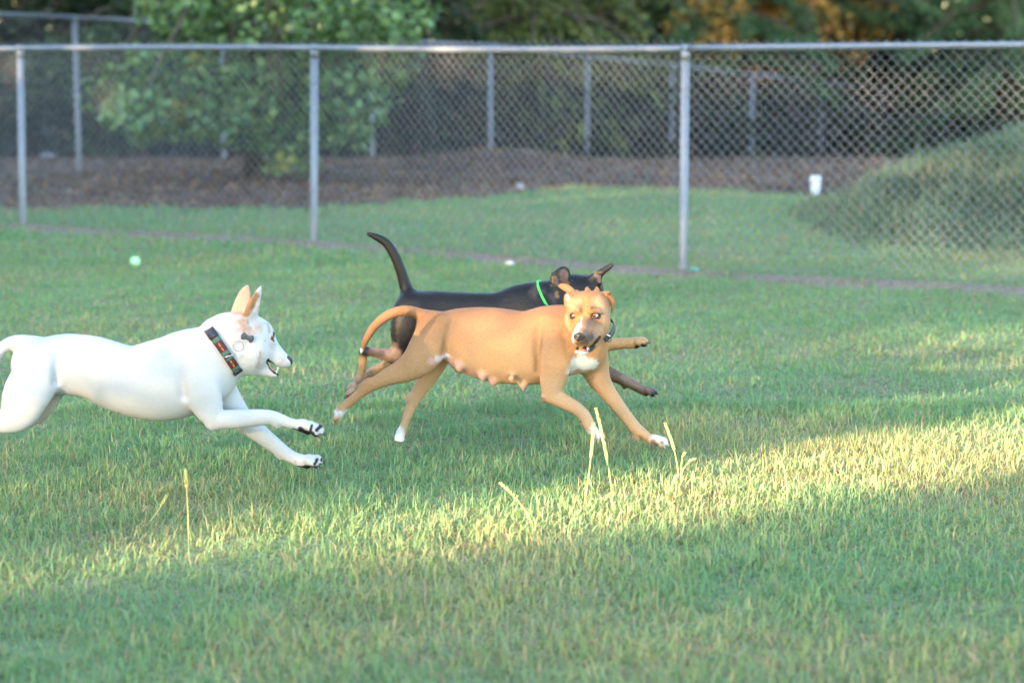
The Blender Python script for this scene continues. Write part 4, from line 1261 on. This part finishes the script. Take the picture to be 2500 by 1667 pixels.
# ---------------------------------------------------------------- tan dog
def tan_dog():
    Y0 = 7.485
    Fm = Frame(780, 540, 900 / 2352.0, Y0)
    Hd = Frame(1350, 690, 180 / 1344.0, Y0)
    ch = Fm.chain; P = Fm.p; R = Fm.r
    hc = Hd.chain; HP = Hd.p; HR = Hd.r
    root = empty('dog', (P(1100, 900)[0], Y0, 0.0), 'tan dog with white chest patch running while glancing back with wide eyes', 'dog')
    S = Skin((-0.80, 7.08, 0.03), (0.66, 7.74, 0.80))
    claws = []
    S.add(*ch([(720, 690, .06, 108, .8), (800, 706, .055, 130, .82), (900, 738, .045, 182, .74), (1000, 766, .035, 218, .70), (1100, 786, .02, 236, .70), (1200, 800, .005, 238, .70), (1300, 810, -.01, 233, .72), (1400, 806, -.025, 230, .74), (1500, 790, -.04, 214, .78), (1600, 790, -.05, 190, .82), (1680, 808, -.055, 158, .85)]), k=0.03)
    # loose teats along the belly
    for (x, y, d) in ((890, 945, -.03), (893, 950, .05), (1040, 1005, -.05), (1110, 1035, -.03), (1225, 1015, -.1), (1300, 1062, -.06)):
        S.add(P(x, y - 12, d), R(18), k=0.03)
        S.add(*ch([(x, y - 4, d, 8), (x + 4, y + 14, d - .003, 5)]), k=0.01)
    # neck
    S.add(*ch([(1470, 700, -.03, 140, .75), (1580, 690, -.05, 145, .8), (1690, 690, -.07, 135, .85)]), k=0.05)
    # near foreleg
    S.add(*ch([(1490, 690, -.10, 100, .55), (1508, 850, -.135, 108, .5), (1496, 970, -.125, 92, .62), (1482, 1055, -.125, 70, .75), (1500, 1112, -.125, 57, .8), (1570, 1155, -.13, 49, .85), (1640, 1195, -.135, 43, .9), (1690, 1240, -.14, 39, .95), (1716, 1290, -.145, 38, 1.0)]), k=0.014)
    S.add(P(1438, 1132, -.12), R(24), k=0.02)
    add_paw(S, P(1742, 1330, -.15), img(0.62, 0.75, -0.15), img(0.75, -0.6, -0.2), 0.036, claws)
    S.add(*ch([(1680, 1268, -.14, 12), (1664, 1285, -.142, 8)]), k=0.01)
    # leading foreleg
    S.add(*ch([(1700, 800, .0, 125, .6), (1745, 900, .0, 100, .7), (1780, 1000, -.005, 74, .85), (1832, 1080, -.01, 56, .9), (1895, 1165, -.015, 47, .9), (1960, 1250, -.02, 41, .95), (2015, 1315, -.022, 38, 1.0), (2070, 1362, -.024, 35, 1.0)]), k=0.035)
    add_paw(S, P(2145, 1395, -.026), img(1, 0.12, -0.1), img(0.1, -1, -0.15), 0.039, claws)
    S.add(*ch([(2010, 1368, -.02, 14), (2035, 1385, -.022, 12)]), k=0.01)
    # near hind leg stretched back
    S.add(*ch([(745, 690, .01, 118, .6), (695, 800, -.012, 122, .55), (630, 890, -.018, 104, .58), (545, 948, -.012, 80, .65), (440, 992, -.012, 56, .75), (340, 1042, -.012, 40, .85), (270, 1090, -.012, 33, .9), (200, 1148, -.012, 30, .95), (150, 1190, -.012, 29, 1.0)]), k=0.014)
    S.add(*ch([(310, 1025, -.012, 22), (275, 1050, -.012, 18)]), k=0.02)
    add_paw(S, P(128, 1222, -.012), img(-0.35, 1), img(1, 0.4), 0.034, claws)
    # far hind leg reaching the ground
    S.add(*ch([(770, 740, .12, 115, .6), (745, 850, .13, 95, .6), (700, 970, .135, 68, .7), (645, 1070, .135, 48, .8), (592, 1160, .135, 37, .9), (566, 1230, .135, 29, 1.0), (540, 1300, .135, 25, 1.0), (518, 1350, .135, 29, 1.0)]), k=0.035)
    S.add(P(585, 1125, .135), R(26), k=0.02)
    add_paw(S, P(515, 1398, .135), img(0.3, 1, -0.1), img(1, -0.1), 0.034, claws)
    # tail
    S.add(*ch([(735, 625, .06, 42), (665, 598, .06, 34), (580, 573, .055, 33), (500, 576, .05, 32), (420, 612, .045, 30), (350, 672, .04, 27), (303, 745, .04, 23), (276, 806, .04, 15), (264, 842, .04, 6)]), k=0.025)
    # head, facing the viewer
    D = -.165
    S.add(*hc([(640, 520, D + .09, 230), (680, 620, D + .12, 260)]), k=0.03, sub=1)
    S.add(*hc([(505, 448, D + .01, 255, .85), (755, 448, D + .01, 262, .85)]), k=0.012, sub=1)
    S.add(*hc([(560, 340, D + .0, 150, .8), (760, 340, D + .0, 150, .8)]), k=0.03, sub=1)
    S.add(*hc([(495, 600, D - .015, 232, .8), (760, 600, D - .015, 240, .8)]), k=0.02, sub=1)
    S.add(HP(425, 730, D + .0), HR(216), .85, k=0.02); S.add(HP(815, 730, D + .0), HR(222), .85, k=0.02)
    S.add(HP(520, 880, D - .015), HR(172), .9, k=0.025); S.add(HP(770, 880, D - .015), HR(190), .9, k=0.025)
    S.add(*hc([(600, 780, D - .065, 150), (548, 890, D - .115, 158), (495, 985, D - .15, 138)]), k=0.022)
    S.add(*hc([(425, 1030, D - .135, 78), (440, 1090, D - .14, 66)]), k=0.015)
    S.add(*hc([(770, 940, D - .055, 128), (700, 1020, D - .10, 112), (590, 1085, D - .14, 78)]), k=0.02)
    S.add(*hc([(740, 1080, D - .03, 120), (650, 1180, D - .075, 95), (560, 1255, D - .115, 66), (520, 1268, D - .122, 54)]), k=0.016)
    # brows
    S.add(*hc([(440, 505, D - .05, 60), (355, 540, D - .035, 45)]), k=0.02, sub=1)
    S.add(*hc([(690, 505, D - .062, 75), (810, 520, D - .052, 55)]), k=0.015, sub=1)
    # cheek bones and the furrow between the brows
    S.add(*hc([(575, 330, D - .075, 16, 1.5), (560, 520, D - .09, 18, 1.5)]), k=0.015, sub=1, cut=True)
    # mouth opening and jowl crease
    S.add(*hc([(448, 1200, D - .17, 26, 3), (530, 1212, D - .17, 42, 3), (625, 1210, D - .155, 34, 3)]), k=0.005, cut=True)
    S.add(*hc([(625, 1205, D - .155, 20, 2), (720, 1130, D - .135, 14, 2), (835, 1000, D - .095, 12, 2)]), k=0.006, cut=True)
    # ears: blown back and folded
    S.add(*hc([(420, 245, D + .03, 62, .5), (345, 165, D + .04, 70, .32), (260, 105, D + .05, 74, .26), (175, 68, D + .055, 60, .26), (118, 58, D + .055, 30, .4)]), k=0.012)
    S.add(*hc([(245, 440, D + .02, 30, .8), (236, 340, D + .01, 40, .7), (264, 250, D + .01, 62, .5), (320, 200, D + .02, 45, .6)]), k=0.008)
    S.add(*hc([(330, 250, D - .012, 22), (375, 175, D + .0, 24), (440, 150, D + .015, 26)]), k=0.006)
    S.add(*hc([(900, 215, D + .02, 60, .6), (990, 200, D + .005, 55, .6), (1055, 285, D + .01, 56, .5), (1090, 390, D + .015, 46, .5), (1085, 480, D + .02, 30, .6), (1062, 545, D + .03, 14)]), k=0.008)
    S.add(*hc([(1000, 185, D - .01, 34), (1045, 178, D - .005, 22)]), k=0.008, sub=1)
    S.add(*hc([(1030, 270, D - .02, 15), (1070, 390, D - .012, 15)]), k=0.008, sub=1, cut=True)
    S.add(*hc([(625, 190, D + .045, 62, .4), (625, 130, D + .055, 48, .35), (622, 82, D + .06, 20, .5)]), k=0.01)
    S.add(*hc([(805, 190, D + .045, 60, .4), (808, 130, D + .055, 46, .35), (795, 72, D + .06, 20, .5)]), k=0.01)
    # eye sockets
    S.add(HP(345, 612, D - .085), HR(48), .7, k=0.012, cut=True)
    S.add(HP(785, 607, D - .09), HR(66), .6, k=0.012, cut=True)
    S.add(*ch([(1408, 640, -.112, 9), (1392, 790, -.128, 11), (1400, 950, -.105, 9)]), k=0.028, cut=True)
    S.add(*ch([(850, 640, -.02, 8), (822, 740, -.035, 9), (800, 830, -.028, 8)]), k=0.024, cut=True)
    S.add(*ch([(1560, 720, -.155, 8), (1600, 860, -.175, 9)]), k=0.024, cut=True, sub=1)
    back = np.array([0.27, 0.125, 0.055]); side = np.array([0.36, 0.20, 0.095]); belly = np.array([0.43, 0.27, 0.155])
    white = np.array([0.55, 0.55, 0.55]); pink = np.array([0.45, 0.27, 0.23]); dark = np.array([0.05, 0.035, 0.032]); blk = np.array([0.014, 0.012, 0.013])
    def basec(V):
        x, y, d = project(V)
        zx = (x - 780) / Fm.sc; zy = (y - 540) / Fm.sc
        top = np.interp(zx, [200, 700, 900, 1100, 1300, 1500, 1700, 2200], [1000, 600, 560, 550, 580, 570, 480, 480])
        bot = np.interp(zx, [200, 700, 900, 1100, 1300, 1500, 1700, 2200], [1400, 1100, 950, 1030, 1050, 1150, 1300, 1500])
        t = np.clip((zy - top) / (bot - top), 0, 1)[:, None]
        n = vnoise(V[:, 0] * 14, V[:, 2] * 14, 3)[:, None] * 0.2
        t = np.clip(t + n - 0.1, 0, 1)
        return np.where(t < 0.45, back + (side - back) * t / 0.45, side + (belly - side) * (t - 0.45) / 0.55)
    bl = [(white, P(108, 1232, -.012), P(150, 1222, -.012), R(40), R(12)), (white, P(505, 1345, .135), P(520, 1440, .135), R(48), R(14)),
          (white, P(1755, 1340, -.15), P(1800, 1370, -.15), R(46), R(14)), (white, P(2160, 1390, -.03), P(2240, 1400, -.03), R(46), R(18)),
          (white, P(266, 822, .04), P(262, 850, .04), R(18), R(5))]
    bodym = [(white, [(1640, 905), (1740, 912)], 36, 14), (white, [(1660, 850), (1680, 920)], 24, 12), (white, [(1620, 930), (1600, 960)], 22, 14, .8), (white * .8, [(1610, 985), (1700, 960)], 14, 12, .6),
             (pink * 1.1, [(720, 890), (800, 870), (850, 890)], 26, 14, .9), (pink * .9, [(850, 900), (900, 945), (1050, 1005), (1120, 1040)], 22, 14, .8), (pink * .85, [(1220, 1030), (1310, 1070)], 16, 12, .7), (white, [(750, 880), (820, 862)], 14, 10, .7),
             (np.array([0.09, 0.06, 0.055]), [(1425, 1135), (1440, 1150)], 14, 14, .7), (np.array([0.13, 0.085, 0.075]), [(2125, 1408), (2150, 1428)], 14, 8, .8), (np.array([0.13, 0.085, 0.075]), [(2185, 1412)], 10, 7, .7), (np.array([0.1, 0.06, 0.05]), [(2050, 1375), (2060, 1390)], 10, 9, .6), (np.array([0.1, 0.06, 0.05]), [(1665, 1275)], 8, 5)]
    och = np.array([0.38, 0.17, 0.055]); mud = np.array([0.17, 0.095, 0.065])
    facem = [(belly, [(330, 400), (480, 300)], 80, 80, .5), (belly * 0.95, [(850, 330), (960, 600), (940, 800)], 90, 80, .6), (belly, [(240, 600), (290, 850)], 45, 40, .6), (och, [(590, 250), (600, 560), (500, 640)], 45, 40, .7), (och, [(350, 700), (350, 800)], 40, 30, .6),
             (mud, [(700, 690), (850, 720)], 60, 50, .6), (mud, [(640, 740), (600, 900)], 60, 50, .65), (mud * .75, [(600, 900), (720, 960)], 70, 40, .7), (mud, [(345, 680), (370, 700)], 36, 26, .5),
             (white, [(522, 640), (505, 740)], 10, 9), (white, [(490, 770), (430, 860), (375, 930)], 42, 16), (white, [(345, 980), (345, 1080), (390, 1130)], 30, 16, .95),
             (dark, [(560, 1080), (700, 1010)], 62, 36, .9), (dark * 1.3, [(410, 1110), (520, 1110)], 38, 20, .85), (dark, [(600, 980), (690, 960)], 30, 26, .7),
             (blk, [(650, 1220), (740, 1140), (850, 990)], 27, 9), (blk, [(440, 1168), (540, 1172), (640, 1172)], 16, 7), (blk * 1.5, [(450, 1205), (540, 1215), (630, 1212)], 34, 8), (blk, [(650, 1230), (690, 1240), (760, 1160)], 22, 12, .9),
             (white, [(430, 1262), (500, 1290), (640, 1285)], 26, 12), (white, [(470, 1330), (590, 1360)], 40, 18, .9), (white * .9, [(640, 1190), (655, 1210)], 12, 8, .7),
             (np.array([0.09, 0.04, 0.02]), [(680, 495), (705, 465)], 24, 14, .9), (np.array([0.12, 0.06, 0.03]), [(390, 535), (405, 520)], 20, 14, .7),
             (blk * 2, [(745, 605), (825, 605)], 52, 12, .95), (blk * 2.5, [(860, 580), (925, 568)], 14, 14, .7), (blk * 2, [(345, 590), (345, 635)], 44, 12, .95),
             (pink * 1.1, [(262, 250), (275, 290)], 36, 12, .9), (np.array([0.16, 0.10, 0.08]), [(370, 120), (430, 215)], 10, 10, .8), (mud * .8, [(1000, 280), (1060, 390)], 12, 12, .7), (mud, [(960, 800), (950, 880)], 16, 20, .5)]
    def extra(V, F, C):
        return decal(V, decal(V, C, Fm, bodym), Hd, facem)
    V, F, C = finish_body(root, S, basec, bl, 'fur', (50000, 0.005, (-1, 0.2, -0.35), 0.06), seed=5, extra=extra)
    add_claws(root, claws, 'clawpale')
    # eyes rolled towards the white dog
    for (x, y, r, gx) in ((345, 612, 0.0105, -0.95), (783, 607, 0.0135, -0.42)):
        s = surf(V, Hd.ox + x * Hd.sc, Hd.oy + y * Hd.sc)
        c = s + np.array([0, 0.0065, 0])
        eye(root, c, img(gx, 0.12, -1), r, 0.66, 0.33)
        # lids
        for sgn, rr in ((-1, 0.0036), (1, 0.003)):
            th = np.linspace(-1.25, 1.25, 9)
            pts = [c + np.array([math.sin(t) * r * 1.06, -math.cos(t) * r * 0.92 + 0.001, -sgn * r * (0.62 if sgn < 0 else 0.66) * math.cos(t) ** 0.7]) for t in th]
            v, f = tube(pts, [rr * 0.5] + [rr] * 7 + [rr * 0.5], 6)
            mesh_np('eyelid', v, f, M['nose'], root, smooth=True)
    # nose
    sn = Skin(HP(478, 990, D - .15) - 0.07, HP(478, 990, D - .15) + 0.07, 0.0014)
    s0 = surf(V, Hd.ox + 478 * Hd.sc, Hd.oy + 985 * Hd.sc)
    nd = s0[1] - Y0 + 0.006
    sn.add(*hc([(425, 975, nd, 48, .8), (478, 965, nd - .006, 58, .8), (545, 975, nd, 52, .8)]), k=0.012)
    sn.add(*hc([(470, 1020, nd - .002, 48, .8), (470, 1060, nd + .004, 26, .8)]), k=0.014)
    sn.add(HP(418, 1000, nd - .014), HR(20), 1, k=0.005, cut=True); sn.add(HP(515, 1008, nd - .016), HR(24), 1, k=0.005, cut=True)
    v, f = sn.mesh(); mesh_np('nose', v, f, M['nose'], root, smooth=True)
    # tongue and teeth
    s1 = surf(V, Hd.ox + 530 * Hd.sc, Hd.oy + 1205 * Hd.sc)
    td = s1[1] - Y0
    v, f = sphere(HP(530, 1232, td + .002), HR(62), 16, 10, (1.15, 0.5, 0.42)); mesh_np('tongue', v, f, M['tongue'], root, smooth=True)
    s2 = surf(V, Hd.ox + 645 * Hd.sc, Hd.oy + 1195 * Hd.sc)
    v, f = tube([s2 + [0, -.002, .006], s2 + [0, -.004, -.006]], [HR(11), HR(4)], 7); mesh_np('tooth', v, f, M['tooth'], root, smooth=True)
    # grey collar seen below the jaw on the far side of the neck
    c = HP(790, 880, -.05)
    ax = img(-0.35, -0.8, -0.5); e2 = unit(AWAY - np.dot(AWAY, ax) * ax); e1 = np.cross(e2, ax)
    if e1[0] > 0: e1 = -e1
    co = bpy.data.objects.new('collar', None); col.objects.link(co); co.parent = root; co.location = Vector(c) - root.location
    co['label'] = 'dark grey webbing collar with a metal ring'
    a = b = HR(335)
    v, f = band(c, e1, e2, ax, a, b, 0.022, 0.003, np.linspace(-PI, PI, 60)); mesh_np('strap', v, f, M['webgrey'], co)
    v, f = ring_mesh(HP(1010, 1020, -.11), img(0.5, -0.3, -1), HR(58), 0.0016); mesh_np('tag_ring', v, f, M['blackplastic'], co, smooth=True)
    v, f = tube([HP(945, 930, -.112), HP(1045, 985, -.108)], [HR(15)] * 2, 8); mesh_np('buckle_bar', v, f, M['metal'], co, smooth=True)
tan_dog()

# ---------------------------------------------------------------- black dog
def black_dog():
    Y0 = 7.92
    Fm = Frame(780, 540, 900 / 2352.0, Y0)
    Hd = Frame(1320, 620, 240 / 2352.0, Y0)
    ch = Fm.chain; P = Fm.p; R = Fm.r
    hc = Hd.chain; HP = Hd.p; HR = Hd.r
    root = empty('dog', (P(1100, 800)[0], Y0, 0.0), 'black and tan dog with raised tail and green neckband running beyond the tan dog', 'dog')
    S = Skin((-0.78, 7.70, 0.10), (0.66, 8.24, 0.98))
    claws = []
    S.add(*ch([(610, 560, .0, 112, .8), (700, 580, 0, 137, .78), (850, 592, 0, 142, .75), (1000, 602, 0, 146, .72), (1130, 610, 0, 155, .7), (1260, 602, 0, 176, .62), (1370, 600, 0, 180, .6), (1470, 610, 0, 160, .62)]), k=0.03)
    S.add(*ch([(1340, 570, 0, 150, .62), (1430, 525, 0, 128, .7), (1510, 490, .01, 115, .78), (1590, 460, .02, 105, .85)]), k=0.04)
    # head from behind
    S.add(*ch([(1640, 440, .02, 98, .9), (1715, 440, .03, 98, .9)]), k=0.03, sub=1)
    S.add(*ch([(1600, 490, .02, 80), (1640, 520, .03, 85), (1700, 530, .05, 85)]), k=0.03)
    S.add(*ch([(1700, 500, .08, 70), (1745, 530, .13, 50), (1765, 545, .17, 40)]), k=0.03)
    # ears
    S.add(*hc([(640, 720, -.03, 105, .5), (560, 600, -.035, 165, .3), (550, 480, -.035, 172, .2), (545, 400, -.03, 108, .25)]), k=0.012)
    S.add(*hc([(560, 660, -.068, 90, .7), (552, 520, -.064, 128, .42), (548, 430, -.06, 82, .4)]), k=0.008, cut=True)
    S.add(*hc([(420, 740, -.035, 100, .35), (350, 600, -.035, 92, .28), (335, 540, -.03, 62, .3)]), k=0.012)
    S.add(*hc([(1230, 590, .0, 95, .5), (1370, 500, -.005, 95, .3), (1500, 410, -.005, 85, .28), (1640, 310, .0, 75, .28), (1715, 260, .0, 42, .4)]), k=0.012)
    S.add(*hc([(1340, 600, -.01, 80, .4), (1400, 690, -.01, 60, .4)]), k=0.012)
    S.add(*hc([(1345, 520, -.032, 48, .6), (1400, 560, -.034, 50, .5)]), k=0.008, cut=True)
    # tail
    S.add(*ch([(585, 500, 0, 52), (558, 440, 0, 41), (535, 365, 0, 35), (508, 285, 0, 32), (470, 200, 0, 30), (425, 138, 0, 28), (370, 104, 0, 23), (325, 86, 0, 15), (302, 78, 0, 5)]), k=0.025)
    # near hind leg folded
    S.add(*ch([(590, 600, -.04, 125, .55), (565, 690, -.05, 112, .55), (540, 780, -.055, 80, .65), (490, 846, -.055, 52, .75), (420, 850, -.055, 38, .85), (340, 835, -.055, 29, .9), (285, 842, -.055, 28, .95), (276, 900, -.055, 26, .95), (270, 960, -.055, 25, 1.0), (248, 1010, -.055, 26, 1.0)]), k=0.03)
    S.add(*ch([(300, 820, -.055, 18), (272, 838, -.055, 16)]), k=0.012, sub=1)
    add_paw(S, P(208, 1070, -.055), img(-0.5, 1), img(1, 0.5), 0.034, claws)
    # far hind leg
    S.add(*ch([(600, 640, .05, 110, .6), (570, 760, .055, 90, .6), (500, 860, .055, 62, .7), (420, 935, .055, 42, .85), (345, 960, .055, 32, .95), (300, 1000, .055, 26, 1.0), (270, 1060, .055, 24, 1.0)]), k=0.03)
    add_paw(S, P(250, 1100, .055), img(-0.4, 1), img(1, 0.5), 0.032, claws)
    # forelegs reaching forward
    S.add(*ch([(1420, 640, .05, 125, .55), (1530, 740, .06, 95, .6), (1640, 800, .06, 62, .8), (1760, 800, .06, 50, .85), (1850, 786, .06, 41, .9), (1930, 780, .06, 35, 1.0), (1970, 778, .06, 34, 1.0)]), k=0.03)
    add_paw(S, P(2020, 772, .06), img(1, -0.22), img(-0.2, -1, -0.1), 0.040, claws)
    S.add(*ch([(1400, 660, -.05, 130, .5), (1520, 800, -.055, 100, .6), (1650, 900, -.055, 66, .75), (1780, 950, -.055, 55, .8), (1880, 985, -.055, 42, .9), (1970, 1028, -.055, 33, 1.0), (2030, 1058, -.055, 32, 1.0)]), k=0.03)
    S.add(*ch([(1940, 1045, -.055, 12), (1945, 1060, -.055, 12)]), k=0.01)
    add_paw(S, P(2085, 1080, -.055), img(1, 0.05), img(0.05, -1, -0.1), 0.036, claws)
    blk = np.array([0.004, 0.0038, 0.0046]); brn = np.array([0.016, 0.0125, 0.0105]); tan = np.array([0.42, 0.225, 0.09]); pale = np.array([0.28, 0.17, 0.115])
    def basec(V):
        n = vnoise(V[:, 0] * 9, V[:, 2] * 13, 3)[:, None]
        C = blk * (1 - n) + np.array([0.007, 0.006, 0.006]) * n
        return C
    bl = [(brn, P(560, 620, -.12), P(540, 700, -.12), R(80), R(60), .7), (brn, P(620, 510, -.1), P(760, 530, -.1), R(40), R(40), .6), (brn * 1.4, P(1330, 480, -.1), P(1430, 470, -.1), R(45), R(40), .7), (brn * 1.3, P(1480, 470, -.08), P(1520, 560, -.08), R(30), R(25), .6),
          (brn, P(480, 250, -.02), P(540, 400, -.03), R(22), R(18), .5),
          (pale, P(470, 850, -.07), P(360, 850, -.07), R(60), R(24)), (tan * 0.85, P(420, 880, -.05), P(290, 880, -.05), R(22), R(14), .8), (tan, P(280, 890, -.06), P(250, 1020, -.06), R(40), R(16)), (pale * 1.25, P(240, 1030, -.06), P(190, 1090, -.06), R(50), R(16)),
          (brn, P(300, 832, -.07), P(400, 850, -.07), R(18), R(14), .7), (blk, P(262, 850, -.05), P(262, 880, -.05), R(16), R(8)),
          (tan, P(430, 930, .05), P(300, 1000, .05), R(60), R(20)), (pale, P(300, 980, .05), P(250, 1100, .05), R(60), R(20)),
          (tan, P(1660, 800, .06), P(2080, 760, .06), R(75), R(14)), (brn, P(1800, 828, .06), P(1880, 820, .06), R(8), R(8), .6),
          (pale * 0.38, P(1800, 950, -.06), P(2100, 1080, -.06), R(80), R(14)), (pale * 0.8, P(1950, 1010, -.08), P(2080, 1060, -.08), R(28), R(18), .6),
          (tan, HP(560, 760, -.06), HP(650, 740, -.06), HR(110), HR(40), .9), (brn * 2.2, HP(550, 560, -.06), HP(548, 440, -.06), HR(95), HR(50), .85), (np.array([0.2, 0.14, 0.13]), HP(370, 640, -.06), HP(400, 760, -.06), HR(60), HR(40), .8), (tan * 0.6, HP(380, 960, -.06), HP(390, 1020, -.06), HR(50), HR(40), .8),
          (brn * 3, HP(1350, 540, -.04), HP(1400, 640, -.04), HR(75), HR(40), .85), (tan * 0.7, HP(1290, 450, -.03), HP(1440, 440, -.03), HR(26), HR(22), .8), (brn * 1.5, HP(1550, 370, -.03), HP(1700, 290, -.03), HR(45), HR(40), .6)]
    earm = [(np.array([0.075, 0.05, 0.045]), [(560, 620), (550, 450)], 95, 40, .95), (np.array([0.14, 0.09, 0.07]), [(620, 560), (625, 470)], 26, 30, .6), (blk, [(400, 470), (460, 340), (550, 300), (640, 340), (710, 460), (735, 620)], 26, 14, .95),
            (np.array([0.11, 0.08, 0.075]), [(350, 580), (400, 700)], 55, 30, .9), (tan * 0.8, [(285, 560), (290, 680)], 14, 12, .8), (np.array([0.13, 0.09, 0.08]), [(1320, 520), (1400, 560), (1400, 640)], 50, 30, .9), (tan * 0.55, [(1290, 440), (1440, 440)], 20, 18, .9), (np.array([0.05, 0.04, 0.037]), [(1500, 400), (1690, 280)], 40, 30, .8),
            (tan * 0.5, [(390, 940), (390, 1010)], 40, 30, .8), (np.array([0.05, 0.04, 0.036]), [(20, 900), (-100, 800), (-150, 950)], 90, 70, .8), (np.array([0.045, 0.035, 0.03]), [(240, 980), (330, 1150)], 60, 50, .8)]
    def toes(V, F, C):
        C = decal(V, C, Hd, earm)
        for c in (P(2020, 772, .06), P(2085, 1080, -.055)):
            q = V - c
            w = np.maximum(sstep(0.012, 0.022, q[:, 0]) * sstep(0.005, -0.004, q[:, 2]), sstep(-0.008, -0.014, q[:, 2]) * sstep(-0.012, 0.0, q[:, 0])) * sstep(0.06, 0.05, np.linalg.norm(q, axis=1))
            C = C * (1 - w[:, None]) + blk * w[:, None]
        return C
    V, F, C = finish_body(root, S, basec, bl, 'furdark', (45000, 0.007, (-1, 0, -0.3)), 'furdark', seed=9, extra=toes)
    add_claws(root, claws, 'claw')
    # green neckband
    c = P(1468, 512, .005); ax = img(0.86, -0.5); e1 = img(-0.5, -0.86); e2 = AWAY
    v, f = band(c, e1, e2, ax, R(146), R(146) * 0.82, R(15), 0.004, np.linspace(-PI, PI, 70), -R(22))
    o = mesh_np('neckband', v, f, M['neon'], root)
    o['label'] = 'bright green neckband'
black_dog()
